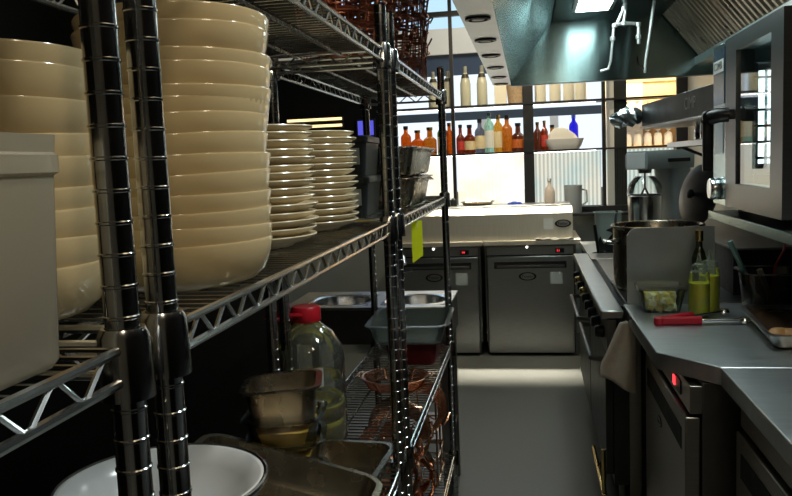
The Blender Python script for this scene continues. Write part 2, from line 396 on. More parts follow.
# big translucent storage tub nearest the viewer
t = thing('storage_tub', 'milky white plastic tub at the near end of the wire shelf, bowls behind', 'tub', (-.432, .366, 1.3455))
b = MB(); w, d, h = .214, .300, .164
b.loft([rr(w - .022, d - .022, .012, 0), rr(w - .014, d - .014, .014, .006), rr(w - .004, d - .004, .014, h - .028), rr(w + .002, d + .002, .015, h - .026), rr(w + .002, d + .002, .015, h - .014),
        rr(w - .002, d - .002, .014, h - .012), rr(w, d, .014, h), rr(w - .006, d - .006, .012, h), rr(w - .022, d - .022, .01, .009), rr(w - .03, d - .03, .01, .006)])
b.build('body', 'milky', t)
f = MB()
for (x, y, z, r_) in ((.0, .06, .045, .04), (-.03, -.02, .05, .045), (.02, -.08, .045, .04), (.03, .09, .09, .03)):
    f.lathe([(.002, -r_), (r_ * .7, -r_ * .7), (r_, 0), (r_ * .7, r_ * .7), (.002, r_)], 14, (x, y, z))
f.build('contents', 'butter_b', t)
MB().box(.02, .075, -.05, .10, .008, .02).build('wrapper', 'red', t)

# white round dish on a pan stack, lower shelf of the near unit
t = thing('steel_mixing_bowl', 'tall brushed steel container under the white round dish on the low shelf', 'container', (-.505, .985, .745))
MB().lathe([(.002, 0), (.10, 0), (.112, .01), (.125, .20), (.128, .225), (.124, .225), (.11, .015), (.002, .006)], 40).build('body', 'pan', t)
RD = .94
t = thing('round_dish', 'large white round dish with steel rim on the low shelf', 'dish', (-.515, .985, .972)); t.scale = (.93, .93, 1)
MB().lathe([(.002, 0), (.085, 0), (.105, .012), (.128, .055), (.150, .076), (.154, .078), (.150, .080), (.146, .079), (.124, .058), (.100, .017), (.085, .010), (.080, .013), (.074, .009), (.002, .008)], 64).build('dish', 'white', t, ang=50)
MB().tube([(.155 * cos(2 * pi * k / 64), .155 * sin(2 * pi * k / 64), .077) for k in range(64)], .0045, 8, True).build('rim', 'chrome', t)

# stack of sixth pans with food, on an upturned deep pan
xs, ys = -.535, 1.60
t = pan_thing('gastronorm_pan', 'tall plain steel pan holding up the stack of food pans', 'pan', (xs, ys, .745), (0, 0, .2), .150, .165, .068, 'pan', fill='food', fh=.8)
zc = .745 + .070
for k, (hh, mt, fl, lab, rz) in enumerate([(.085, 'clear', 'food', 'clear food tub full of orange food, third from the top of the low shelf stack', .22),
                                   (.075, 'clear', 'food', 'clear food tub with bright rim, second from the top of the low shelf stack', .15),
                                   (.085, 'pan', 'food', 'open steel food pan on top of the low shelf stack', .24)]):
    t = pan_thing('gastronorm_pan', lab, 'pan', (xs, ys, zc), (radians(-2), radians(-2.5 * (k == 2)), rz), .150, .165, hh, mt, fill=fl, fh=.62 if k < 2 else .35, group='food pans stacked on the low shelf')
    zc += hh * (.72 if k == 0 else .75)
# shallow steel pans in front
t = pan_thing('gastronorm_pan', 'empty shallow steel pan beside the middle posts on the low shelf', 'pan', (-.445, 1.665, .7455), (0, 0, radians(-4)), .20, .285, .062, 'pan', r=.035)
t = pan_thing('gastronorm_pan', 'shallow steel pan tilted up against the food pan stack on the low shelf', 'pan', (-.505, 1.372, .822), (0, radians(14.5), 0), .365, .265, .068, 'pan', r=.035)
t = pan_thing('gastronorm_pan', 'small steel pan propping up the tilted shallow pan on the low shelf', 'pan', (-.60, 1.36, .7455), (0, 0, 0), .075, .16, .092, 'pan', r=.02)

# big oil bottle with red cap
t = thing('oil_bottle', 'large clear plastic oil bottle with red cap and red handle', 'bottle', (-.590, 1.985, .7455)); t.scale = (1.22, 1.22, 1.03)
pr = [(.002, .004), (.055, .004), (.070, 0), (.078, .010), (.079, .06), (.076, .066), (.079, .072), (.079, .11), (.076, .116), (.079, .122), (.079, .165), (.076, .171), (.079, .177), (.079, .215), (.074, .25), (.055, .288), (.034, .308), (.026, .316), (.026, .335), (.022, .335)]
MB().lathe(pr, 32, cap1=False).build('body', 'pet', t)
MB().lathe([(.002, .006), (.072, .006), (.076, .02), (.076, .105), (.002, .105)], 28).build('oil', 'oil_b', t)
MB().lathe([(.031, .318), (.032, .320), (.032, .352), (.029, .357), (.002, .357)], 24).build('cap', 'red_cap', t)
MB().tube([(.0, -.03, .338), (-.045, -.035, .34), (-.085, -.02, .335), (-.09, .0, .325), (-.06, .015, .318), (-.02, .01, .318)], .006, 8).build('handle', 'red_cap', t)
MB().loft([[(.0796 * cos(a), .0796 * sin(a), z) for a in [radians(-92 + 40 * k / 10) for k in range(11)]] for z in (.165, .214)], False, False, False).build('label_sticker', 'note', t)

# tub on the far unit and what carries it
pan_thing('plastic_box', 'dark red plastic box under the frosted tub', 'box', (-.435, 2.87, .7455), (0, 0, 0), .19, .24, .092, 'red_dark', r=.02, rim=.004)
t = pan_thing('plastic_tub', 'frosted grey plastic tub with wide rim on the low shelf beside the sink', 'tub', (-.44, 2.84, .839), (0, 0, radians(2)), .27, .35, .072, 'milky_b', r=.03, rim=.016, taper=.014)
# dark boxes and filmed pans on the main shelf, far unit
for k in range(2):
    t = thing('storage_box', ('upper' if k else 'lower') + ' dark storage box with white label behind the plate stacks', 'box', (-.505, 2.10, 1.3455 + .105 * k), (0, 0, .05), 'dark boxes behind the plates')
    MB().loft([rr(.17, .24, .02, 0), rr(.185, .26, .02, .085), rr(.195, .27, .02, .087), rr(.195, .27, .02, .1), rr(.185, .26, .02, .104)]).build('body', 'charcoal', t)
    bxo('label_sticker', 'note', t, .02, .075, -.1315, -.127, .03, .072, 0)
for k in range(2):
    t = thing('roasting_pan', ('upper' if k else 'lower') + ' deep steel pan wrapped in clear film on the main shelf', 'pan', (-.44 + .006 * k, 2.60, 1.3455 + .094 * k), (0, 0, radians(1.5 - 2 * k)), 'filmed steel pans')
    pan_mesh(.19, .50, .088, .03, .012, .014).build('body', 'pan', t)
    fm = MB(); nx, ny = 10, 22
    for i in range(nx + 1):
        for j in range(ny + 1):
            x = -.108 + .216 * i / nx; y = -.262 + .524 * j / ny
            e = max(abs(x) / .108, abs(y) / .262)
            fm.v.append((x, y, .0895 + random.uniform(0, .003) - (.02 if e > .99 else 0)))
    for i in range(nx):
        for j in range(ny):
            a = i * (ny + 1) + j; fm.f.append((a, a + ny + 1, a + ny + 2, a + 1))
    fm.build('film', 'clear', t)
tg = thing('hanging_tag', 'neon yellow paper tag hanging below the main shelf', 'tag', (-.324, 2.27, 1.185), (0, 0, radians(8)))
MB().loft([[(-.017, y, -.0), (.015, y, .022), (.015, y, .125), (-.017, y, .125)] for y in (0, .0008)]).build('tag', 'yellow_tag', tg, smooth=False)
MB().tube([(0, 0, .10), (.001, 0, .129)], .001, 5).build('string', 'paper', tg)

# ------------------------------------------------------------------ copper wire baskets
def basket_parts(root, R, Hh, nv, nr, mat, wav=.0, seg=28, wr=.0028):
    fr = MB(); wr_ = MB()
    for k in range(nr + 1):
        z = Hh * k / nr; r_ = R * (.80 + .20 * k / nr)
        fr.tube([((r_ + wav * sin(9 * a)) * cos(a), (r_ + wav * sin(9 * a)) * sin(a), z) for a in [2 * pi * i / seg for i in range(seg)]], wr if 0 < k < nr else wr * 1.5, 5, True)
    for i in range(nv):
        a = 2 * pi * i / nv
        wr_.tube([(R * .3 * cos(a), R * .3 * sin(a), 0), (R * .8 * cos(a), R * .8 * sin(a), 0), (R * .9 * cos(a), R * .9 * sin(a), Hh / 2), (R * cos(a), R * sin(a), Hh)], wr, 5)
    fr.build('hoop', mat, root); wr_.build('wire', mat, root)
    for s_ in (-1, 1):
        h = MB(); h.tube([(s_ * R, -.03, Hh), (s_ * (R + .012), -.028, Hh + .02), (s_ * (R + .015), 0, Hh + .026), (s_ * (R + .012), .028, Hh + .02), (s_ * R, .03, Hh)], wr * 1.3, 5); h.build('handle', mat, root)
bk = thing('wire_basket', 'lower copper wire basket in the farthest stack on the top shelf', 'basket', (-.465, 2.88, 1.749), (0, 0, .2), 'copper baskets on the top shelf')
basket_parts(bk, .118, .15, 12, 4, 'copper_dark', .0035, wr=.0024)
lvl = ['lower', 'second', 'third', 'top']
for k in range(1, 4):
    dup(bk, (-.465 + .004 * k, 2.88, 1.749 + .085 * k), (0, radians(1.5), .5 * k), lvl[k] + ' copper wire basket in the farthest stack on the top shelf')
for (y, nm) in ((2.58, 'middle stack on the top shelf'), (2.30, 'stack behind the middle posts on the top shelf'), (2.04, 'nearest stack on the far unit top shelf')):
    for k in range(4):
        dup(bk, (-.475 + .004 * k, y, 1.749 + .085 * k), (radians(random.uniform(-2, 2)), 0, random.uniform(0, 3)), lvl[k] + ' copper wire basket in the ' + nm)
# upright rack of long copper rods beside the farthest stack
t = thing('wire_rack', 'tall rack of thin upright copper rods at the end of the top shelf', 'rack', (-.395, 3.0, 1.749))
for (x, y) in ((0, 0), (.03, -.05), (-.03, -.09), (.032, -.12), (.0, -.16), (.035, -.2), (-.02, .04)):
    MB().tube([(x, y, 0), (x, y, .42)], .0035, 6).build('rod', 'copper_dark', t)
for z in (.005, .14, .28, .415):
    MB().tube([(.036, .04, z), (.036, -.21, z), (-.034, -.21, z), (-.034, .04, z)], .003, 5, True).build('hoop', 'copper_dark', t)
# bright baskets on their sides on the bottom shelf
bc = thing('wire_basket', 'bright copper wire basket lying nearest the middle posts on the bottom shelf', 'basket', (-.43, 2.02, .41), (radians(70), radians(10), 0), 'copper baskets on the bottom shelf')
basket_parts(bc, .115, .15, 6, 10, 'copper', .001, wr=.0036)
bc.location = (-.425, 2.09, .402); bc.scale = (.85, .85, .85)
nth = ['second', 'third', 'fourth', 'fifth']
for k in range(4):
    c = dup(bc, (-.425 + .008 * (-1) ** k, 2.235 + .145 * k, .402), (radians(72 + random.uniform(-8, 8)), radians(random.uniform(-30, 30)), radians(random.uniform(-5, 5))), nth[k] + ' bright copper wire basket from the middle posts on the bottom shelf')
for k in range(5):
    c = dup(bc, (-.412 + .006 * (-1) ** k, 2.12 + .145 * k, .592), (radians(68 + random.uniform(-8, 8)), radians(random.uniform(-30, 30)), radians(random.uniform(-5, 5))), ['first', 'second', 'third', 'fourth', 'fifth'][k] + ' copper wire basket of the upper row, bottom shelf, counted from the middle posts')
    c.scale = (.80, .80, .85)
t = thing('wire_rack', 'copper rod rack with open sides at the far end of the bottom shelf', 'rack', (-.40, 2.95, .294))
for (x, y) in ((.05, 0), (.05, -.2), (-.1, 0), (-.1, -.2), (.05, -.1)):
    MB().tube([(x, y, 0), (x, y, .37)], .004, 6).build('rod', 'copper', t)
for z in (.01, .1, .2, .36):
    MB().tube([(.05, 0, z), (.05, -.2, z), (-.1, -.2, z), (-.1, 0, z)], .0035, 5, True).build('hoop', 'copper', t)
# coil of copper rings on the low shelf
bs = dup(bc, (-.45, 2.50, .748), (0, 0, 0), 'bright copper wire basket standing low in front of the frosted tub')
bs.scale = (.95, .95, .22)

# ------------------------------------------------------------------ sink
t = thing('sink_unit', 'stainless double sink unit standing past the end of the shelving', 'sink', (0, 0, 0))
b = MB()
def sink_top(holes):
    m = MB(); x0, x1, y0, y1, z = -1.05, -.335, 3.19, 3.60, .88
    xs_ = [x0] + [v for hx in holes for v in (hx - .14, hx + .14)] + [x1]
    m.box(x0, x1, y0, y0 + .05, z - .012, z); m.box(x0, x1, y1 - .09, y1, z - .012, z)
    for i in range(0, len(xs_), 2): m.box(xs_[i], xs_[i + 1], y0 + .05, y1 - .09, z - .012, z)
    return m
sink_top((-.83, -.495)).build('top', 'steel', t)
for hx in (-.83, -.495):
    m = MB(); cy = 3.375
    m.loft([rr(.284, .274, .0505, .8805, 6, hx, cy), rr(.27, .26, .10, .8825, 6, hx, cy), rr(.25, .24, .11, .877, 6, hx, cy), rr(.23, .22, .10, .77, 6, hx, cy), rr(.12, .12, .05, .748, 6, hx, cy)], False, True).build('bowl', 'chrome', t)
bxo('apron', 'steel_dark', t, -1.05, -.337, 3.192, 3.20, .72, .868); bxo('side_apron', 'steel_dark', t, -.345, -.337, 3.2, 3.6, .72, .868)
bxo('undershelf', 'steel_dark', t, -1.03, -.35, 3.22, 3.58, .28, .30)
for (x, y) in ((-1.02, 3.22), (-.365, 3.22), (-1.02, 3.57), (-.365, 3.57)):
    MB().box(x - .018, x + .018, y - .018, y + .018, 0, .868).build('leg', 'steel_dark', t)
t = thing('mixer_tap', 'chrome swivel tap with lever standing between the two sink bowls', 'tap', (-.625, 3.545, .88))
MB().lathe([(.03, 0), (.03, .008), (.02, .012), (.018, .07), (.022, .075), (.02, .09), (.002, .092)], 18).build('base', 'chrome', t)
MB().tube([(0, 0, .07), (0, 0, .16), (.01, -.02, .19), (.04, -.08, .195), (.07, -.13, .18), (.075, -.14, .15)], .011, 10).build('spout', 'chrome', t)
MB().tube([(0, 0, .085), (.05, .0, .10), (.09, -.01, .105)], .006, 8).build('lever', 'chrome', t)

# ------------------------------------------------------------------ far fridges with prep top
def emblem(parent, loc, rot, w=.062, body='Foster'):
    e = MB().loft([[(w * .62 * cos(a) * k, w * .30 * sin(a) * k, z) for a in [2 * pi * i / 40 for i in range(40)]] for k, z in ((1, 0), (1, .002), (.78, .0025), (.76, .001))], True, True).build('emblem', 'black', parent)
    e.location = loc; e.rotation_euler = rot
    p = MB().loft([[(w * .47 * cos(a), w * .222 * sin(a), z) for a in [2 * pi * i / 32 for i in range(32)]] for z in (.001, .0022)]).build('emblem_plate', 'steel', e)
    text('lettering', body, w * .30, 'black', e, (0, 0, .0026), (0, 0, 0))
    return e
FX = (radians(90), 0, 0)      # faces -Y
def fridge_counter(x0, x1, label, digits, note):
    t = thing('refrigerated_counter', label, 'fridge', ((x0 + x1) / 2, 5.84, 0), group='refrigerated counters at the end of the aisle')
    w = (x1 - x0) / 2
    bxo('body', 'steel_dark', t, -w, w, .045, .68, .10, .838)
    bxo('worktop', 'prep', t, -w - .005, w + (.035 if x0 > -.5 else .02), -.02, .70, .84, .875, .004)
    bxo('control_panel', 'steel_h', t, -w + .02, w - .02, .015, .05, .765, .825)
    d = bxo('door', 'steel_h', t, -w + .02, w - .02, 0, .045, .025, .755, .006)
    bxo('door_seal', 'rubber', d, -w + .012, w - .012, .035, .046, .018, .762, 0)
    hd = bxo('handle', 'gap', d, -w + .07, w - .07, -.0015, .004, .665, .715, 0)
    bxo('handle_lip', 'steel_dark', hd, -w + .09, w - .085, -.003, .0, .672, .689, .001)
    emblem(d, (-.02, -.001, .605), FX, .105)
    bxo('display', 'black', t, w - .15, w - .085, .011, .016, .775, .808, 0)
    text('digits', digits, .026, 'redled', t, (w - .128, .0102, .791), FX)
    ind = MB().lathe([(.008, 0), (.009, .004), (.002, .005)], 12).build('indicator', 'whiteled', t)
    ind.location = (-.02, .014, .822); ind.rotation_euler = FX
    bxo('sticker', 'note', d, w - .19, w - .10, -.0015, 0, .545, .635, 0)
    bxo('plinth', 'gap', t, -w + .02, w - .02, .06, .62, .02, .1, 0)
    for x in (-w + .04, w - .04):
        for y in (.1, .6):
            MB().lathe([(.022, 0), (.022, .015), (.015, .02), (.015, .101)], 12, (x, y, 0)).build('foot', 'steel_dark', t)
    return t
fridge_counter(-.335, .335, 'steel undercounter fridge with red digits in the middle of the end wall', '11', True)
fridge_counter(-1.03, -.365, 'steel undercounter fridge partly hidden behind the shelving and the sink', '14', True)
t = thing('topping_unit', 'raised steel topping rail with oval emblem across the fridge worktops', 'topping unit', (0, 5.86, .8755))
MB().loft([[(x, 0, 0), (x, .0, .195), (x, .045, .238), (x, .42, .245), (x, .42, 0)] for x in (-1.0, .315)]).build('body', 'prep', t, bevel=.003)
bxo('top_lid', 'steel', t, -.99, .305, .06, .41, .2455, .253)
emblem(t, (.245, -.001, .115), FX, .095)
bxo('sticker', 'paper', t, .105, .175, -.0012, 0, .075, .155, 0)
o = MB(); 
pts = []
nx, ny = 16, 6
for i in range(nx + 1):
    for j in range(ny + 1):
        o.v.append((.04 + .27 * i / nx + .008 * sin(j), 5.81 + .05 * j / ny, .8765 + .006 + .005 * sin(i * 1.3) * cos(j * 1.1) + .004 * sin(i * .5 + j)))
for i in range(nx):
    for j in range(ny):
        a = i * (ny + 1) + j; o.f.append((a, a + ny + 1, a + ny + 2, a + 1))
o = o.build('folded_cloth', 'cloth_w'); sm = o.modifiers.new('t', 'SOLIDIFY'); sm.thickness = .004; tag(o, 'crumpled white cloth lying on the fridge worktop below the emblem', 'cloth')
ZT = .8755 + .253
t = pan_thing('serving_tray', 'low dark tray with raised ends on the topping unit', 'tray', (-.39, 6.13, ZT), (0, 0, 0), .24, .17, .03, 'pan', r=.02, rim=.01)
t = thing('salt_pot', 'small dark pot beside the thin post on the topping unit', 'pot', (-.58, 6.1, ZT)); MB().lathe([(.002, 0), (.03, 0), (.034, .03), (.030, .05), (.002, .046)], 18).build('body', 'charcoal', t)
MB().lathe([(.012, .044), (.014, .06), (.002, .064)], 12).build('lid', 'steel', t)
o = MB()
for (x, y, r_) in ((0, 0, .03), (.035, .01, .024), (-.03, .012, .02)): o.lathe([(r_, 0), (r_ * 1.05, r_ * .3), (r_ * .6, r_ * .7), (.002, r_ * .75)], 14, (x, y, 0))
o = o.build('blue_cloth', 'blue'); o.location = (-.11, 6.08, ZT); tag(o, 'small crumpled blue cloth on the topping unit', 'cloth')
t = thing('plastic_jug', 'plain light grey plastic jug on the end of the topping unit', 'jug', (.355, 6.47, 1.021))
MB().lathe([(.002, .001), (.062, 0), (.067, .01), (.072, .215), (.074, .225), (.068, .225), (.062, .01), (.002, .006)], 28).build('body', pmat('grey_plastic', (.42, .46, .50), .4, 0, noise=(6, .06)), t)
MB().tube([(.069, 0, .19), (.105, 0, .18), (.108, 0, .09), (.066, 0, .06)], .008, 8).build('handle', M['note'], t)
t = thing('clear_bottle', 'pale clear bottle standing left of the grey jug', 'bottle', (.16, 6.12, ZT))
MB().lathe([(.002, 0), (.036, 0), (.04, .01), (.04, .09), (.03, .115), (.014, .135), (.013, .17), (.016, .175), (.002, .178)], 20).build('body', pmat('pale_pink_plastic', (.70, .60, .52), .35, 0, noise=(6, .1)), t)
MB().lathe([(.016, .17), (.017, .19), (.002, .193)], 14).build('cap', 'paper', t)

# ------------------------------------------------------------------ bar frame, fluted glass, bottles
t = thing('bar_frame', 'black steel bar frame with shelves above the end wall', 'shelving frame', (0, 6.6, 1.02))
for x, w in ((-1.21, .014), (-.605, .014), (.012, .042), (.612, .014), (1.215, .042)):
    MB().box(x - w, x + w, -.02, .02, 0, 1.92).build('post', 'black_metal', t)
for z in (.513, .905):
    MB().box(-1.25, 1.255, -.03, .2, z - .012, z + .003).build('shelf', 'black_metal', t)
MB().box(-2.4, 1.255, -.025, .025, 1.64, 1.68).build('top_rail', 'black_metal', t)
MB().box(-1.25, 1.255, -.03, .03, .001, .045).build('bottom_rail', 'black_metal', t)
for z in (.893, .501):
    MB().box(-1.2, .56, .10, .13, z - .006, z - .0005).build('light_strip', 'led', t)
bl = backlit('backlight_left', (1, .97, .90), (1, .86, .62), 1.5, .06)
br_ = backlit('backlight_right', (.72, .88, .84), (1, .96, .82), 1.05, .42)
glass = clearmat('fluted_glass', (.90, .93, .92), .1, .08)
for i, (x0, x1, mt) in enumerate(((-1.2, -.62, bl), (-.59, -.032, bl), (.055, .597, br_), (.627, 1.17, br_))):
    struct(MB().box(x0, x1, 6.705, 6.715, 1.066, 1.515).build('window_%d' % (i + 6), mt, smooth=False))
    m = MB(); nn = int((x1 - x0) / .005)
    lp = [(x0 + (x1 - x0) * k / nn, 6.645 + .004 * abs(sin(pi * k / 4.0))) for k in range(nn + 1)]
    m.loft([[(x, y, z) for x, y in lp] for z in (1.067, 1.515)], False, False, False)
    struct(m.build('window_%d' % (i + 10), glass))
struct(MB().box(.325, 1.26, 6.39, 6.70, 1.0, 1.0205).build('trim_7', 'black_metal', smooth=False))

def bottle(label, x, h, r, body, cap, lab=None, shape='round', z=1.537, y=6.68):
    r *= 1.12; h *= .97
    t = thing('spirit_bottle', label, 'bottle', (x, y, z), group='bottles on the bar shelf')
    sh = {'round': .62, 'short': .52, 'tall': .68}[shape]
    pr = [(.002, .002), (r * .9, 0), (r, .008), (r, h * sh), (r * .85, h * (sh + .06)), (r * .42, h * (sh + .14)), (r * .36, h * .9), (r * .42, h * .905), (r * .42, h * .92), (.002, h * .92)]
    MB().lathe(pr, 18).build('body', body, t)
    MB().lathe([(r * .45, h * .89), (r * .47, h), (.002, h * 1.003)], 12).build('cap', cap, t)
    if lab:
        MB().loft([[((r + .0008) * cos(a), (r + .0008) * sin(a), zz) for a in [radians(-165 + 150 * k / 14) for k in range(15)]] for zz in (h * .12, h * sh * .82)], False, False, False).build('label_sticker', lab, t)
    return t
amber = bottle_mat('amber_spirit', (.80, .40, .10)); orange = bottle_mat('orange_spirit', (.86, .32, .06)); gold = bottle_mat('gold_spirit', (.92, .60, .18)); green = bottle_mat('green_glass', (.35, .75, .35))
dark = bottle_mat('dark_spirit', (.34, .16, .10)); brown = bottle_mat('brown_spirit', (.45, .14, .05)); smoke = bottle_mat('smoky_glass', (.42, .42, .48)); pale = bottle_mat('pale_green_glass', (.72, .95, .82)); olive = bottle_mat('olive_glass', (.30, .36, .10)); rose = bottle_mat('red_spirit', (.48, .15, .08))
cream_l = pmat('cream_label', (.80, .68, .42), .7, 0, noise=(30, .15)); white_l = M['paper']; red_l = pmat('red_label', (.55, .05, .04), .6, 0, noise=(30, .1)); blk = M['black']; gcap = M['brass']
bottle('dark bottle with orange spirit at the far left of the bar shelf', -1.02, .26, .04, orange, blk)
bottle('short round bottle of orange spirit second along the bar shelf', -.92, .22, .05, orange, gcap, None, 'short')
bottle('bright orange round bottle beside the olive bottle', -.815, .24, .052, amber, gcap, None, 'short')
bottle('olive green bottle with yellow label behind the shelving end post', -.705, .30, .040, olive, blk, cream_l)
bottle('orange spirit bottle with gold shoulder left of the thin post', -.648, .27, .034, orange, gcap, None)
bottle('red orange bottle right of the thin bar post', -.555, .25, .032, rose, blk, red_l, 'short')
bottle('brown whisky bottle with cream label near the thin bar post', -.478, .245, .042, brown, blk, cream_l, 'short')
bottle('grey smoky bottle with pale label between brown and green bottles', -.392, .29, .038, smoke, blk, cream_l)
bottle('tall pale green bottle with white label', -.312, .335, .036, pale, M['teal'], white_l, 'tall')
bottle('slim gold bottle right of the pale green bottle', -.238, .315, .033, gold, gcap, cream_l, 'tall')
bottle('golden amber bottle with tall neck', -.165, .31, .040, amber, blk, None)
bottle('dark square shouldered bottle with orange label left of the thick post', -.075, .24, .047, dark, blk, pmat('orange_label', (.60, .15, .03), .6, 0, noise=(30, .2)), 'short')
bottle('dark bottle directly right of the thick post', .085, .24, .028, dark, gcap, None)
bottle('dark brown bottle second right of the thick post', .142, .25, .026, brown, gcap, red_l)
bottle('small round bottle of golden spirit beside the white dish', .205, .21, .036, gold, blk, None, 'short')
bottle('cobalt blue bottle behind the white dish', .385, .29, .034, bottle_mat('cobalt_glass', (.10, .08, .95)), M['blue'], None, 'tall', y=6.775)
t = thing('serving_bowl', 'wide white serving bowl at the right of the bar shelf', 'bowl', (.30, 6.67, 1.537))
MB().loft([rr(.24, .09, .04, 0, 6), rr(.28, .12, .05, .03, 6), rr(.32, .15, .06, .085, 6), rr(.312, .142, .056, .085, 6), rr(.24, .09, .04, .02, 6)]).build('body', 'white', t)
MB().loft([rr(.26, .11, .05, .06, 6), rr(.22, .1, .05, .12, 6, -.02), rr(.12, .07, .03, .165, 6, -.03), rr(.04, .03, .012, .18, 6, -.03)]).build('napkin', 'cloth_w', t)
# upper bar shelf
def champ(x, label, h=.30, r=.044, lean=0):
    t = thing('champagne_bottle', label, 'bottle', (x, 6.68, 1.929), group='pale bottles on the upper bar shelf')
    MB().lathe([(.002, .002), (r * .9, 0), (r, .01), (r, h * .55), (r * .8, h * .68), (r * .38, h * .84), (r * .33, h * .9), (.002, h * .9)], 22).build('body', 'champ', t)
    MB().lathe([(r * .42, h * .78), (r * .36, h * .9), (r * .38, h * .93), (r * .34, h), (.002, h * 1.005)], 16).build('capsule', 'champ_neck', t)
    MB().lathe([(r * .80, h * .70), (r * .58, h * .80), (r * .52, h * .80), (r * .72, h * .70)], 18, cap0=False, cap1=False).build('collar', 'champ_cap', t)
    return t
champ(-.77, 'pale bottle farthest left on the upper bar shelf'); champ(-.645, 'pale bottle just left of the thin post on the upper shelf'); champ(-.50, 'pale tall bottle first right of the thin post, upper shelf', .33); champ(-.362, 'pale tall bottle second right of the thin post, upper shelf', .33)
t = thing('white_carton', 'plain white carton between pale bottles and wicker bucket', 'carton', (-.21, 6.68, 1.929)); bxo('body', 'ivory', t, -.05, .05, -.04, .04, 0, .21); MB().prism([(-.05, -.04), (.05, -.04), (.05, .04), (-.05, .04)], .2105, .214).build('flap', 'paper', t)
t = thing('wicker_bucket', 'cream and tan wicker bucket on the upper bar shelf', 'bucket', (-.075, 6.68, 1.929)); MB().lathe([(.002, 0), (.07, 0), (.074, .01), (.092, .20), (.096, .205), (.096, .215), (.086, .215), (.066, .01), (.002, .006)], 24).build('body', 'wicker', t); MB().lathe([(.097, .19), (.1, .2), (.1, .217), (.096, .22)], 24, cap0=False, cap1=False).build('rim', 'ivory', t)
for i, (x, pos) in enumerate(((.115, 'first'), (.235, 'second'), (.345, 'third'), (.44, 'fourth'))):
    t = thing('storage_jar', 'tall ivory jar, %s right of the thick post on the upper bar shelf' % pos, 'jar', (x, 6.68, 1.929), group='ivory jars on the upper bar shelf')
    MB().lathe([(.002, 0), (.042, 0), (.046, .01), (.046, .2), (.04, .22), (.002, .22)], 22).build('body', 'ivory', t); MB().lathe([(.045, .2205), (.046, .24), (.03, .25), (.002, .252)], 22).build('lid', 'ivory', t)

# glowing glass shelf right of the frame
t = thing('back_bar_shelf', 'warm lit wooden back bar shelf with hanging glasses', 'shelf', (0, 7.3, 0))
bxo('back_panel', 'wood', t, .70, 1.35, .2, .23, 1.02, 2.6); 
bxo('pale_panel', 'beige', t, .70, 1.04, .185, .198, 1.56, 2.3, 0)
for z in (1.545, 1.80): bxo('board', 'wood', t, .75, 1.34, -.02, .2, z - .025, z)
bxo('light_strip', M['warmled'], t, .76, 1.33, .17, .195, 2.12, 2.15, 0); bxo('counter', 'wood', t, .70, 1.35, -.05, .2, 0, 1.02)
def wineglass(x, y, z, label, grp):
    o = MB().lathe([(.034, 0), (.036, .002), (.038, .07), (.030, .105), (.006, .12), (.005, .125), (.03, .14), (.002, .143)], 16).build('tumbler', 'white')
    o.location = (x, y, z); return tag(o, label, 'glass', grp)
g0 = None
for r_, (z, n_) in enumerate(((1.545, 6), (1.80, 5))):
    for k in range(n_):
        lab = 'upturned white glass on the %s warm lit shelf, %s from the left' % (('lower', 'upper')[r_], ['first', 'second', 'third', 'fourth', 'fifth', 'sixth'][k])
        p = (.80 + .088 * k, 7.36, z)
        if g0 is None: g0 = wineglass(*p, lab, 'glasses on the warm lit shelf')
        else: dup(g0, p, None, lab, 'glasses on the warm lit shelf')
# far lights seen through the shelves
for i, (x, z, lab) in enumerate(((-2.62, 2.06, 'upper warm glowing strip light on the far dining wall'), (-2.62, 1.98, 'lower warm glowing strip light on the far dining wall'))):
    t = thing('wall_lamp', lab, 'light', (x, 9.61, z), (0, 0, 0), 'warm strip lights in the dining room'); bxo('housing', 'black_metal', t, -.36, .36, .03, .1, -.03, .03); bxo('tube', 'warmled', t, -.35, .35, 0, .03, -.015, .015)
t = thing('screen', 'small blue glowing screen on the far dining wall', 'screen', (-1.98, 9.66, 1.93)); bxo('frame', 'black', t, -.12, .12, .02, .05, -.11, .11); bxo('display', 'bluescreen', t, -.1, .1, .015, .02, -.09, .09)

# ------------------------------------------------------------------ cooking range
RX, RY0, RY1 = .285, 3.12, 4.72
t = thing('cooking_range', 'long steel cooking range with dark ovens along the right of the aisle', 'range', (0, 0, 0))
bxo('body', 'charcoal', t, RX + .03, 1.2, RY0, RY1, .16, .86, .003)
bxo('front_ledge', 'steel', t, .256, .340, 2.972, RY1 + .04, .868, .900, .006)
bxo('channel', 'gap', t, .340, .368, RY0 + .02, RY1 - .22, .862, .885, 0)
bxo('end_plate', 'steel_warm', t, .340, 1.2, RY1 - .22, RY1 + .04, .862, .899, .003)
bxo('hob_plate', 'steel', t, .368, 1.2, 3.72, RY1 - .225, .862, .898, .003)
bxo('hob_plate', 'steel_dark', t, .368, 1.2, RY0, 3.715, .862, .898, .003)
bxo('control_panel', 'steel_dark', t, RX - .005, RX + .03, 2.99, RY1, .72, .862, .003)
for k in range(9):
    y = RY0 + .0 + k * .185
    kb = MB().lathe([(.024, 0), (.026, .006), (.022, .03), (.018, .034), (.002, .034)], 16).build('knob', 'brass' if k in (5, 7) else 'black', t)  # brass on two knobs stands in for gold glints
    kb.location = (RX - .006, y, .79); kb.rotation_euler = (0, radians(-90), 0)
for k in range(2):
    y0 = RY0 + .01 + k * .80
    d = bxo('oven_door', 'charcoal', t, RX, RX + .03, y0, y0 + .775, .20, .71, .004)
    MB().tube([(RX, y0 + .05, .66), (RX - .05, y0 + .06, .665), (RX - .05, y0 + .71, .665), (RX, y0 + .72, .66)], .011, 8).build('handle', 'steel_dark', d)
bxo('side_panel', 'steel_warm', t, .375, .42, RY0 - .012, RY0, .05, .86)
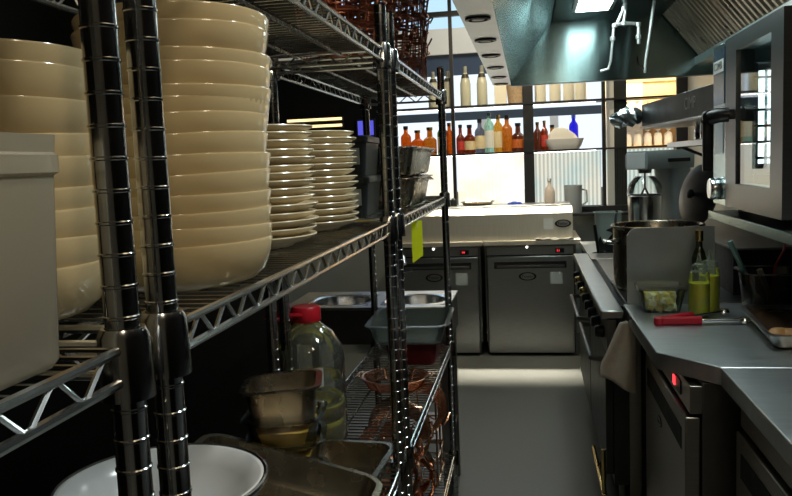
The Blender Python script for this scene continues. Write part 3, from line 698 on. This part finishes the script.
for (x, y) in ((.36, RY0 + .08), (1.1, RY0 + .08), (.36, RY1 - .06), (1.1, RY1 - .06)):
    MB().lathe([(.03, 0), (.03, .02), (.02, .03), (.02, .16)], 14, (x, y, 0)).build('leg', 'steel_dark', t)
gp = MB(); gp.tube([(.275, RY0 + .55, .11), (.275, RY0 - .0, .11)], .011, 8); gp.tube([(.275, RY0 + .02, .11), (.275, RY0 + .02, .30)], .009, 8); gp.tube([(.275, RY0 + .3, .11), (.32, RY0 + .3, .17)], .009, 8)
gp.build('gas_pipe', 'brass', t)
# towel hanging over the range corner
o = MB(); nu, nv_ = 14, 14
for i in range(nu + 1):
    for j in range(nv_ + 1):
        u, v = i / nu, j / nv_
        wdt = .115 - .02 * v; xl = .325 - .075 * min(1, v * 1.25); x = xl + (.385 - xl) * u
        o.v.append((x, 2.952 - .012 * sin(u * 9 + v * 2) * (.25 + v), .868 - (.26 + .03 * u - .05 * (1 - u)) * v - (.006 if v == 0 else 0)))
for i in range(nu):
    for j in range(nv_):
        a = i * (nv_ + 1) + j; o.f.append((a, a + 1, a + nv_ + 2, a + nv_ + 1))
o = o.build('kitchen_towel', 'cloth'); sm = o.modifiers.new('t', 'SOLIDIFY'); sm.thickness = .006; tag(o, 'beige kitchen towel hanging from the near corner of the cooking range', 'towel')
# splash plate between range and counter
o = MB(); pts = [(.369, .9), (.369, 1.155)] + [(.369 + .04 - .04 * cos(a), 1.155 + .04 * sin(a)) for a in [radians(90 * k / 6) for k in range(7)]] + [(.69, 1.195), (.69, .9)]
o.loft([[(x, y, z) for x, z in pts] for y in (3.1045, 3.111)])
o = o.build('splash_plate', 'steel_top'); tag(o, 'upright steel splash plate with rounded corner between pot and counter', 'splash guard')
# stock pot
t = thing('stock_pot', 'wide steel stock pot standing on the range behind the splash plate', 'pot', (.545, 3.51, .898))
MB().lathe([(.002, 0), (.178, 0), (.185, .008), (.185, .262), (.193, .266), (.195, .272), (.192, .276), (.183, .276), (.179, .27), (.179, .01), (.002, .006)], 56).build('body', 'pan', t)
for s_ in (-1, 1):
    MB().tube([(s_ * .184, -.05, .2), (s_ * .215, -.045, .205), (s_ * .218, .045, .205), (s_ * .184, .05, .2)], .007, 8).build('handle', 'chrome_dark', t)
# mixer table, mixer and things on it
t = thing('steel_table', 'steel table carrying the mixer beyond the range', 'table', (0, 0, 0))
bxo('top', 'steel', t, .36, 1.255, 4.80, 5.80, .83, .86); bxo('undershelf', 'steel_dark', t, .40, 1.22, 4.84, 5.76, .2, .22)
for (x, y) in ((.39, 4.83), (1.2, 4.83), (.39, 5.77), (1.2, 5.77)): MB().box(x - .02, x + .02, y - .02, y + .02, 0, .83).build('leg', 'steel_dark', t)
t = thing('stand_mixer', 'grey bench mixer with steel bowl on the table past the stock pot', 'mixer', (.83, 5.3, .861), (0, 0, radians(36)))
MB().loft([rr(.46, .30, .05, 0), rr(.46, .30, .05, .05), rr(.42, .26, .05, .07)]).build('base', 'wall_grey', t)
MB().loft([rr(.17, .20, .05, .06, 5, .13), rr(.15, .18, .05, .30, 5, .14), rr(.18, .2, .05, .52, 5, .12)]).build('column', 'wall_grey', t)
hm = MB()
hm.loft([[(x, y * k, .570 + z * k2) for y, z in [(.095, -.055), (.1, -.03), (.1, .035), (.08, .06), (-.08, .06), (-.1, .035), (-.1, -.03), (-.095, -.055)]] for x, k, k2 in ((-.19, .92, .92), (-.185, 1, 1), (.21, 1.05, 1.05), (.225, .8, .8))])
hd = hm.build('head', 'wall_grey', t)
bxo('front_glare_plate', 'white_paint', hd, -.194, -.189, -.08, .08, .52, .62); bxo('slot', 'gap', hd, -.02, .17, -.108, -.104, .555, .578, 0)  # white colour stands in for the bright reflection on the head's front
MB().lathe([(.04, .49), (.045, .52), (.002, .52)], 16, (-.115, 0, 0)).build('drive', 'steel_dark', t)
MB().tube([(-.115, 0, .49), (-.115, 0, .40), (-.115, -.04, .34), (-.115, -.04, .28), (-.115, 0, .24), (-.115, .04, .28), (-.115, .04, .34), (-.115, 0, .40)], .006, 8).build('beater', 'steel_dark', t)
MB().lathe([(.002, .072), (.06, .072), (.085, .10), (.105, .2), (.108, .345), (.113, .35), (.108, .354), (.103, .345), (.1, .2), (.05, .09), (.002, .085)], 32, (-.115, 0, 0)).build('bowl', 'chrome', t)
MB().lathe([(.112, .36), (.10, .42), (.06, .47), (.055, .47), (.095, .42), (.108, .36)], 24, (-.115, 0, 0), cap0=False, cap1=False).build('guard', 'clear', t)
t = thing('plastic_container', 'pale green plastic container left of the mixer bowl', 'container', (.49, 5.08, .861))
pan_mesh(.16, .16, .26, .03, .008, .012).build('body', pmat('pale_green_plastic', (.42, .50, .47), .5, 0, noise=(6, .08)), t)
t = thing('ladle', 'black handled ladle standing beside the pale green container', 'ladle', (.415, 4.87, .861), (0, radians(-7), 0))
MB().tube([(0, 0, .03), (0, 0, .20)], .009, 8).build('handle', 'black', t); MB().lathe([(.002, .0), (.03, .006), (.042, .03), (.038, .03), (.026, .01), (.002, .005)], 18).build('cup', 'black', t)
t = thing('frying_pan', 'black frying pan propped on edge behind the range, handle up', 'pan', (.52, 4.98, .93), (radians(70), 0, radians(-30)))
MB().lathe([(.002, 0), (.07, 0), (.095, .03), (.092, .03), (.068, .004), (.002, .004)], 28).build('body', 'black', t); MB().tube([(0, .09, .028), (0, .15, .035), (0, .20, .035)], .008, 8).build('handle', 'black', t)
# back ledge behind range with lid, small things
t = thing('back_ledge', 'low dark steel ledge along the wall behind the range', 'ledge', (0, 0, 0))
bxo('body', 'gap', t, .80, 1.255, 3.28, 4.68, .899, 1.08); bxo('top', 'steel_dark', t, .79, 1.255, 3.26, 4.70, 1.081, 1.09)
t = thing('pot_lid', 'round steel pot lid with black knob standing on edge by the wall', 'lid', (.86, 4.22, 1.252), (0, radians(-78), radians(22)))
MB().lathe([(.002, -.002), (.155, -.002), (.160, 0), (.160, .008), (.152, .012), (.10, .022), (.002, .028)], 44).build('body', 'steel_dark', t)
MB().lathe([(.012, .026), (.012, .04), (.024, .046), (.024, .056), (.016, .062), (.002, .063)], 18).build('knob', 'black', t)
for i, (x, y) in enumerate(((.84, 4.46), (.875, 4.47))):
    t = thing('yellow_spatula', ('left' if i == 0 else 'right') + ' yellow handle leaning behind the stock pot', 'spatula', (x, y, 1.092), (radians(-8), radians(12 - 22 * i), 0), 'yellow spatulas')
    MB().tube([(0, 0, 0), (0, 0, .15)], [.012, .008], 8).build('handle', pmat('yellow_plastic', (.55, .42, .02), .5, 0, noise=(6, .1)), t); MB().box(-.016, .016, -.003, .003, .15, .2).build('blade', 'charcoal', t)
# gantry shelf over the range
t = thing('overshelf', 'dark long overhead shelf with faint lettering beside the oven', 'shelf', (.69, 3.95, 1.62), (0, 0, radians(5.2)))
bxo('fascia', 'fascia', t, -.005, .03, -.66, .62, .005, .125, .004); bxo('deck', 'steel', t, -.02, .46, -.66, .60, -.008, .004)
text('lettering', 'CIMP', .075, 'steel_dark', t, (-.0056, -.28, .068), (radians(90), 0, radians(-90)))
for y in (-.5, .5): MB().tube([(.40, y, -.01), (.52, y, -.2)], .01, 8).build('bracket', 'steel_dark', t)
o = MB(); seg = 14; rnd = random.Random(3); lp = []
for i in range(9):
    s_ = i / 8; rad = .02 + .055 * sin(pi * min(1, s_ * .9 + .08))
    lp.append([(.01 + rad * .55 * cos(a) * rnd.uniform(.65, 1.25), -.20 * s_, .05 + rad * .62 * sin(a) * rnd.uniform(.65, 1.25) + .01 * s_) for a in [2 * pi * k / seg for k in range(seg)]])
o.loft(lp); o = o.build('foil_roll', 'foil', smooth=False); o.location = (.645, 4.60, 1.63); o.rotation_euler = (radians(12), 0, radians(-84)); o.scale = (1.25, .9, 1.25); tag(o, 'crumpled silver foil on the far end of the overhead shelf', 'foil')
t = thing('wall_shelf', 'steel wall shelf under the overhead shelf with bright tins', 'shelf', (0, 0, 0))
bxo('deck', 'steel', t, .84, 1.255, 4.0, 5.0, 1.505, 1.52); bxo('lip', 'steel', t, .836, .842, 4.0, 5.0, 1.505, 1.535)
for y in (4.1, 4.9): MB().tube([(.9, y, 1.504), (1.255, y, 1.35)], .009, 8).build('bracket', 'steel_dark', t)
for i, y in enumerate((4.15, 4.28, 4.42)):
    t = thing('steel_tin', ['shiny steel tin nearest the oven on the wall shelf', 'shiny steel tin in the middle of three on the wall shelf', 'shiny steel tin farthest from the oven on the wall shelf'][i], 'tin', (.93, y, 1.5205), group='steel tins on the wall shelf')
    MB().lathe([(.002, 0), (.05, 0), (.052, .005), (.052, .10), (.05, .103), (.002, .103)], 22).build('body', 'chrome', t); MB().lathe([(.054, .095), (.054, .112), (.01, .115), (.002, .115)], 22).build('lid', 'steel', t)

# ------------------------------------------------------------------ counters on the right
o = MB().prism([(.353, 3.10), (.357, 2.335), (.497, 2.168), (1.255, 2.168), (1.255, 3.10)], .850, .9).build('steel_worktop', 'steel_top', bevel=.003); tag(o, 'steel worktop with cut corner carrying oil bottles and tongs', 'worktop')
o = MB().box(.498, 1.255, .35, 2.163, .850, .9).build('steel_worktop', 'steel_top', bevel=.003); tag(o, 'bare steel worktop set back at the nearest right', 'worktop')
SX = (radians(90), 0, radians(-90))      # faces -X
def under_fridge(x, y0, y1, ndoor, label, leddisp):
    t = thing('undercounter_fridge', label, 'fridge', (x, y0, 0), group='undercounter fridges on the right'); L = y1 - y0
    bxo('body', 'steel_dark', t, .045, .66, 0.0, L, .14, .845); bxo('control_panel', 'steel_warm', t, .012, .045, .0, L, .755, .835)
    for k in range(ndoor):
        a = L * k / ndoor + .004; b_ = L * (k + 1) / ndoor - .004
        d = bxo('door', 'steel_warm', t, 0, .040, a, b_, .15, .745, .004)
        bxo('handle', 'gap', d, -.0015, .01, a + .05, b_ - .05, .635, .70, 0)
        emblem(d, (-.001, (a + b_) / 2 + (.05 if ndoor == 1 else .15), .59), SX, .06)
    bxo('display', 'black', t, .008, .013, .12, .24, .775, .815, 0)
    bxo('led', leddisp, t, .005, .0085, .195, .225, .782, .808, 0)
    for (xx, yy) in ((.08, .06), (.6, .06), (.08, L - .06), (.6, L - .06)): MB().lathe([(.022, 0), (.022, .02), (.015, .03), (.015, .14)], 12, (xx, yy, 0)).build('foot', 'steel_dark', t)
under_fridge(.415, 2.21, 2.965, 1, 'undercounter fridge with red light below the cut corner worktop', 'redled')
under_fridge(.525, .75, 2.12, 2, 'two door undercounter fridge below the nearest right worktop', 'blueled')

# items on the counter
t = thing('butter_tub', 'clear square tub of yellow butter cubes on the steel worktop', 'tub', (.472, 2.985, .9005))
m = MB(); m.loft([rr(.125, .125, .02, 0), rr(.13, .13, .022, .004), rr(.158, .158, .026, .078), rr(.17, .17, .03, .079), rr(.17, .17, .03, .083), rr(.155, .155, .026, .083), rr(.126, .126, .02, .003)]); m.build('body', 'clear', t)
MB().loft([rr(.172, .172, .03, .0835), rr(.172, .172, .03, .092), rr(.15, .15, .03, .096), rr(.14, .14, .03, .094)]).build('lid', 'clear', t)
rnd = random.Random(5); ca = MB(); cb = MB()
for k in range(84):
    mm = ca if k % 2 else cb
    z = rnd.uniform(.012, .066); w_ = .044 + .15 * z
    mm.M = Matrix.Translation((rnd.uniform(-w_, w_), rnd.uniform(-w_, w_), z)) @ Matrix.Rotation(rnd.uniform(0, 3), 4, Vector((rnd.random(), rnd.random(), rnd.random() + .1)).normalized())
    mm.box(-.013, .013, -.011, .011, -.009, .009)
ca.build('butter', 'butter', t, bevel=.002); cb.build('butter', 'butter_b', t, bevel=.002)
def squeeze(label, x, y, fill):
    t = thing('squeeze_bottle', label, 'bottle', (x, y, .9005), group='squeeze bottles of oil')
    MB().lathe([(.002, 0), (.033, 0), (.0355, .004), (.0355, .148), (.033, .156), (.024, .160), (.002, .160)], 28).build('body', 'squeeze', t)
    MB().lathe([(.002, .003), (.032, .003), (.0342, .006), (.0342, fill), (.002, fill)], 28).build('oil', 'oil', t)
    MB().lathe([(.027, .158), (.028, .160), (.028, .178), (.020, .184), (.010, .188), (.004, .222), (.002, .222)], 20).build('cap', 'squeeze', t)
    return t
squeeze('yellow oil squeeze bottle in front, nearest the butter tub', .585, 2.865, .118)
squeeze('yellow oil squeeze bottle behind the front one', .638, 2.955, .13)
t = thing('oil_bottle', 'dark glass oil bottle with gold cap behind the squeeze bottles', 'bottle', (.622, 3.045, .9005), (0, 0, 0))
MB().lathe([(.002, 0), (.024, 0), (.026, .006), (.026, .18), (.02, .205), (.012, .222), (.011, .265), (.002, .265)], 20).build('body', bottle_mat('olive_oil_glass', (.20, .22, .10)), t); MB().lathe([(.014, .245), (.015, .25), (.015, .285), (.002, .288)], 16).build('cap', 'brass', t)
# tongs
t = thing('kitchen_tongs', 'steel tongs with red grips lying open on the worktop', 'tongs', (.425, 2.715, .9005))
def arm(dx, dy, r0, z, name):
    a = thing(name, '', '', (0, 0, 0)); 
def tong_arm(p1, z):
    p1 = Vector((p1[0], p1[1], 0)); L = p1.length; d = p1.normalized(); n = Vector((-d.y, d.x, 0))
    def strip(a, b, w0, w1, h0, h1, m):
        loops = []
        for k in range(7):
            s_ = k / 6; c = d * (L * (a + (b - a) * s_)); w_ = w0 + (w1 - w0) * s_
            if k in (0, 6): w_ *= .8
            loops.append([tuple(c + n * (sx * w_) + Vector((0, 0, z + zz))) for sx, zz in ((-1, h0 + .004), (-.7, h0), (.7, h0), (1, h0 + .004), (1, h1 - .004), (.7, h1), (-.7, h1), (-1, h1 - .004))])
        m.loft(loops)
    st = MB(); strip(.05, 1., .008, .010, .006, .018, st)
    tip = d * L
    st.lathe([(.002, 0), (.016, .002), (.02, .010), (.016, .02), (.002, .022)], 12, (tip.x, tip.y, z))
    gr = MB(); strip(0.0, .50, .013, .013, .001, .026, gr)
    return st, gr
for i, p1 in enumerate(((.275, .005), (.245, .16))):
    st, gr = tong_arm(p1, .0005 + .0)
    a_ = st.build('arm', 'chrome', t); gr.build('grip', 'red', a_)
MB().lathe([(.002, 0), (.015, 0), (.017, .005), (.017, .024), (.012, .027), (.002, .027)], 16).build('hinge', 'red', t)
# roasting tray
t = thing('roasting_tray', 'steel roasting tray of dark food at the worktop edge below the oven', 'tray', (.86, 2.57, .9005), (0, 0, radians(-5)))
pan_mesh(.32, .46, .045, .03, .014, .01).build('body', 'steel', t)
MB().loft([rr(.29, .43, .03, .006), rr(.30, .44, .03, .034), rr(.2, .3, .03, .038)]).build('sauce', pmat('dark_sauce', (.05, .025, .012), .25, 0, noise=(15, .3)), t)
o = MB()
rnd = random.Random(8)
for k in range(9): o.lathe([(.03, -.01), (.036, .004), (.024, .016), (.002, .02)], 10, (-.12 + .03 * k + rnd.uniform(-.01, .01), -.19 + rnd.uniform(0, .03), .032))
o.build('roast', 'roast', t)
# utensil container
t = thing('utensil_container', 'clear smoky plastic container of utensils below the oven', 'container', (.825, 2.885, .9005), (0, 0, radians(-3)))
pan_mesh(.18, .20, .155, .02, .014, .014).build('body', 'clear_dark', t)
for (nm, lab, mt, x, y, rx, ry, L) in (('spatula', 'teal handled spatula leaning out of the utensil container', 'teal', -.05, .03, 3, -24, .27), ('wooden_spoon', 'wooden spoon standing inside the utensil container', 'woodspoon', -.02, -.04, 8, -22, .17)):
    u = thing(nm, lab, nm.replace('_', ' '), (.825 + x + .03, 2.885 + y, .912), (radians(rx), radians(ry), 0))
    MB().tube([(0, 0, .04), (0, 0, L)], [.008, .010], 8).build('handle', mt, u); MB().loft([rr(.03, .008, .003, 0), rr(.04, .008, .003, .03), rr(.02, .008, .003, .06)]).build('blade', mt, u)

# oven stand shelf and combi oven
t = thing('oven_shelf', 'heavy steel shelf bracket carrying the combi oven', 'shelf', (0, 0, 0))
bxo('deck', 'steel', t, .70, 1.255, 2.0, 3.22, 1.225, 1.245); bxo('lip', 'steel_hood', t, .692, .700, 2.0, 3.22, 1.215, 1.247)
for y in (2.1, 3.15): MB().prism([(0, 0), (.4, 0), (.4, -.18)], 0, .006).build('bracket', 'steel_dark', t).matrix_local = Matrix.Translation((.85, y, 1.224)) @ Matrix.Rotation(radians(90), 4, 'X')
t = thing('combi_oven', 'stainless combi oven with glass door and black handle', 'oven', (.70, 2.335, 1.246)); L = .86; H = .622
b = MB(); b.box(.06, .55, 0, L, .025, .06); b.box(.06, .55, 0, L, H - .045, H); b.box(.06, .55, 0, .05, .06, H - .045); b.box(.06, .55, .60, L, .06, H - .045); b.box(.53, .55, .05, .60, .06, H - .045)
b.build('body', 'oven', t)
for (x, y) in ((.1, .06), (.5, .06), (.1, L - .06), (.5, L - .06)): MB().lathe([(.02, 0), (.02, .026)], 12, (x, y, -.0005)).build('foot', 'black', t)
# door frame
d = MB(); y0, y1 = .012, .655; g0_, g1_, gz0, gz1 = .125, .515, .115, .565
d.box(0, .055, y0, g0_, .03, H - .005); d.box(0, .055, g1_, y1, .03, H - .005); d.box(0, .055, g0_, g1_, .03, gz0); d.box(0, .055, g0_, g1_, gz1, H - .005)
dr = d.build('door', 'oven', t)
m, nt, out = nmat('oven_glass')
tr_ = nt.nodes.new('ShaderNodeBsdfTransparent'); tr_.inputs[0].default_value = (.80, .88, .88, 1); gg = nt.nodes.new('ShaderNodeBsdfGlossy'); gg.inputs[1].default_value = .03; mx = nt.nodes.new('ShaderNodeMixShader')
mx.inputs[0].default_value = .34; nt.links.new(tr_.outputs[0], mx.inputs[1]); nt.links.new(gg.outputs[0], mx.inputs[2]); nt.links.new(mx.outputs[0], out.inputs[0])
MB().box(.008, .014, g0_, g1_, gz0, gz1).build('glass', m, dr)
hh = MB().loft([rr(.034, .03, .011, 0), rr(.036, .032, .012, .01), rr(.036, .032, .012, .165), rr(.03, .026, .011, .195)])
hd = hh.build('handle', 'black', dr); hd.location = (-.075, .585, .163)
MB().loft([[(x, y + .545, z + .352) for y, z in [(.018, -.016), (.018, .012), (.010, .018), (-.014, .018), (-.018, .012), (-.018, -.016)]] for x in (.0, -.03)]).build('handle_foot', 'black', hd).location = (.075, -.585, -.163)
MB().tube([(.0, -.03, .185), (-.0, -.01, .188), (.0, .0, .170)], .024, 12).build('handle_bend', 'black', hd); MB().tube([(.06, -.04, .19), (.03, -.035, .19), (0, -.02, .182)], .026, 12).build('handle_arm', 'black', hd)
# control column
cp = bxo('control_panel', 'steel_hood', t, .004, .06, .664, L - .002, .03, H - .005, .003)
bxo('dark_display', pmat('display_blue', (.05, .09, .13), .2, 0, noise=(10, .2)), cp, .001, .005, .685, .845, .40, .60, 0)
bxo('badge', 'paper', cp, -.0005, .0015, .69, .84, .515, .56, 0); text('lettering', 'COMBI', .04, 'steel_dark', cp, (-.001, .765, .5375), SX)
bxo('touch_field', pmat('touch_blue', (.45, .55, .60), .3, 0, noise=(10, .1)), cp, .001, .005, .70, .83, .22, .37, 0)
kb = MB().lathe([(.040, 0), (.042, .004), (.040, .03), (.036, .036), (.002, .037)], 32).build('knob', 'chrome', cp); kb.location = (.004, .765, .09); kb.rotation_euler = (0, radians(-90), 0)
# rack rails on the inner side wall
rk = MB()
for x in (.075, .16, .30, .44): rk.box(x, x + .012, .575, .585, .07, H - .05)
for k in range(9):
    z = .09 + .055 * k; rk.tube([(.06, .57, z), (.48, .57, z)], .005, 6)
rk.build('rack', 'chrome', t)
for x in (.095, .125, .20): bxo('glow_bar', 'ovenstreak', t, x, x + .018, .592, .599, .18, .50, 0)  # glowing bars stand in for streaks of light reflected inside the oven
t = thing('power_cord', 'red cord hanging below the oven shelf', 'cord', (.86, 2.95, 0)); MB().tube([(.04, 0, 1.20), (.03, 0, 1.12), (.0, 0, 1.06), (-.01, .0, .98), (.02, .03, .903)], .004, 6).build('cord', 'red', t)

# ------------------------------------------------------------------ extraction hood
t = thing('extraction_hood', 'large steel extraction hood over the cooking range', 'hood', (0, 0, 0))
HY0, HY1, HZ = 1.7, 5.43, 1.98
o = MB().box(-.222, -.101, HY0, HY1 + .06, HZ, HZ + .003).build('supply_panel', 'supply', t)
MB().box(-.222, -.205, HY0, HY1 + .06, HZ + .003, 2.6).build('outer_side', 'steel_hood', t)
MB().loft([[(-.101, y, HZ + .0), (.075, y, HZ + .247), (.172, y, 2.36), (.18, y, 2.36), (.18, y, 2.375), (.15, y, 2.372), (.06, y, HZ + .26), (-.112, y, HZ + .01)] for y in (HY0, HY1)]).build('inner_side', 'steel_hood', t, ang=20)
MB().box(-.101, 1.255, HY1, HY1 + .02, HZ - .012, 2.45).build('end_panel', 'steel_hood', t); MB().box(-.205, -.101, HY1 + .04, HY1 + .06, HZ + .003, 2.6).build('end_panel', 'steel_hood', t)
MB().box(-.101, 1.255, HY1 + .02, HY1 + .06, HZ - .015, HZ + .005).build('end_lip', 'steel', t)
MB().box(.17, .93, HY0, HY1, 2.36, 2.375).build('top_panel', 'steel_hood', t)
MB().box(1.08, 1.255, HY0, HY1, 2.03, 2.08).build('grease_trough', 'steel', t)
for i, y in enumerate((2.37, 2.87, 3.39, 3.90, 4.41, 4.93, 5.38)):
    v = MB().lathe([(.046, 0), (.046, -.006), (.036, -.008), (.032, -.002)], 28, cap0=False).build('vent', 'black', t); v.location = (-.163, y, HZ - .0005)
    MB().lathe([(.002, -.0075), (.022, -.007), (.024, -.003), (.024, 0)], 20).build('vent_disc', 'steel_dark', v)
# filter baffles sloping to the wall
A = Vector((.828, 0, 2.446)); Bv = Vector((1.16, 0, 2.035)); dd = (Bv - A); nn_ = Vector((-dd.z, 0, dd.x)).normalized() * -1
fl = MB(); fb = MB()
k = 0; y = HY1 - .03
while y > 2.3:
    fl.loft([[tuple(A.lerp(Bv, s_) + Vector((0, y + oy, 0)) + nn_ * oz) for oy, oz in ((-.0, 0), (-.008, .016), (-.034, .016), (-.042, 0))] for s_ in (0, 1)])
    y -= .074; k += 1
fl.build('filter', 'baffle', t)
m_ = A.lerp(Bv, .5)
fb.loft([[tuple(A.lerp(Bv, s_) + Vector((0, yy, 0)) + nn_ * -.004) for yy in (HY1 - .01, HY0)] for s_ in (0, 1)], False, False, False); fb.build('filter_back', 'gap', t)
for yy in (4.42, 3.42):
    fb = MB().loft([[tuple(A.lerp(Bv, s_) + Vector((0, yy + oy, 0)) + nn_ * oz) for oy, oz in ((0, 0), (0, .016), (-.03, .016), (-.03, 0))] for s_ in (0, 1)]).build('filter_frame', 'steel_warm', t)
for (ya, yb) in ((4.35, 5.02), (2.6, 3.25)):  # nearer panel is out of view, added to light counter and bowls
    f_ = MB().box(.285, .525, ya - .03, yb + .025, 2.352, 2.3595).build('light_frame', 'steel', t); MB().box(.31, .50, ya, yb, 2.347, 2.3518).build('light_panel', 'hoodlight', f_)
# suppression pipes hanging in the hood
t = thing('sprinkler_pipe', 'thin chrome suppression pipes with nozzles hanging inside the hood', 'pipe', (0, 4.9, 0))
def P(x, z, y=0): return (x, y, z)
pp = MB()
pp.tube([P(.585, 2.36), P(.58, 2.33), P(.535, 2.235)], .009, 8); pp.tube([P(.59, 2.36), P(.585, 2.30), P(.575, 2.245)], .009, 8)
pp.tube([P(.52, 2.24), P(.60, 2.243), P(.665, 2.235)], .010, 8); pp.tube([P(.662, 2.235), P(.66, 2.12)], .010, 8)
pp.tube([P(.522, 2.24), P(.512, 2.15), P(.50, 2.03), P(.485, 1.985), P(.44, 1.975)], .008, 8)
pp.build('pipe', 'galv', t)
for (x, z) in ((.525, 2.235), (.66, 2.232), (.578, 2.245), (.512, 2.16), (.66, 2.16), (.582, 2.33)): MB().lathe([(.012, -.012), (.016, -.01), (.016, .01), (.012, .012)], 12, (x, 0, z)).build('joint', 'galv', t)
t = thing('hanging_hose', 'long straight steel hose hanging beside the filters in the hood', 'hose', (.70, 4.9, 0)); MB().tube([(.05, 0, 2.36), (.035, 0, 2.25), (.0, .0, 2.02), (-.005, 0, 1.95)], .009, 8).build('hose', 'galv', t); MB().tube([(-.005, 0, 1.97), (-.04, 0, 2.0), (-.045, 0, 2.05)], .007, 8).build('hook', 'chrome_dark', t)

t = thing('added_strip_light', 'long added strip light, out of view above the near end of the aisle', 'light', (.22, .2, 2.9))  # added out of view to put line highlights on the chrome rails
bxo('housing', 'white_paint', t, -.08, .08, -1.2, 1.2, .0, .0495); bxo('tube', 'addedstrip', t, -.05, .05, -1.15, 1.15, -.03, -.0005)
# ------------------------------------------------------------------ lights
def area(name, loc, target, size, energy, col, sy=None):
    l = bpy.data.lights.new(name, 'AREA'); l.energy = energy; l.color = col; l.size = size
    if sy: l.shape = 'RECTANGLE'; l.size_y = sy
    o = bpy.data.objects.new(name, l); COL.objects.link(o); o.location = loc
    o.rotation_euler = (Vector(target) - Vector(loc)).to_track_quat('-Z', 'Y').to_euler(); return o
area('near_spot', (.45, .55, 2.35), (-.45, 1.1, 1.45), .16, 2.0, (1, .84, .60))
area('near_spot', (.72, 1.5, 2.8), (.6, 2.4, .9), .3, 24, (.9, 1, .97))
area('counter_spot', (-.40, 5.60, 2.7), (-.45, 5.95, .95), .12, 12, (1, .86, .62))
area('counter_spot', (.12, 5.60, 2.7), (.1, 5.95, .95), .12, 12, (1, .86, .62))
fs = area('floor_spot', (-.15, 6.25, 2.1), (-.15, 5.40, 0), 1.0, 6.5, (1, .92, .76), .06); fs.data.spread = radians(17)
area('near_spot', (.25, -.5, 2.6), (-.4, .4, 1.4), .2, 3.5, (1, .85, .62))  # added near the camera to brighten the plastic tub
area('basket_fill', (.15, 1.9, 2.7), (-.42, 2.3, .5), .08, 5, (1, .9, .8))  # added to brighten the copper on the bottom shelf
area('back_bar_spot', (1.05, 7.1, 2.4), (1.0, 7.5, 1.7), .2, 22, (1, .76, .45))
area('dining_light', (-.3, 8.2, 4.0), (-.1, 8.4, 1.5), 1.2, 40, (.9, .95, 1))
w = bpy.data.worlds.new('world'); S.world = w; w.use_nodes = True
w.node_tree.nodes['Background'].inputs[0].default_value = (.5, .55, .6, 1); w.node_tree.nodes['Background'].inputs[1].default_value = .05

# ------------------------------------------------------------------ camera
f, yaw, pitch, roll = 783.8, .169845, .107776, -.0413413
cy_, sy_, cp_, sp_ = cos(yaw), sin(yaw), cos(pitch), sin(pitch)
fwd = Vector((-sy_ * cp_, cy_ * cp_, -sp_)); right = Vector((cy_, sy_, 0)); up = right.cross(fwd)
r_ = right * cos(roll) + up * sin(roll); u_ = up * cos(roll) - right * sin(roll)
cam = bpy.data.cameras.new('camera'); cam.sensor_width = 36; cam.lens = f / 792 * 36; cam.clip_start = .02
co = bpy.data.objects.new('camera', cam); COL.objects.link(co)
mw = Matrix((r_, u_, -fwd)).transposed().to_4x4(); mw.translation = (0, 0, 1.48); co.matrix_world = mw
S.camera = co
S.view_settings.view_transform = 'Standard'
S.view_settings.look = 'None'
S.view_settings.exposure = 0
S.cycles.sample_clamp_indirect = 6
S.cycles.max_bounces = 10
S.cycles.transparent_max_bounces = 16
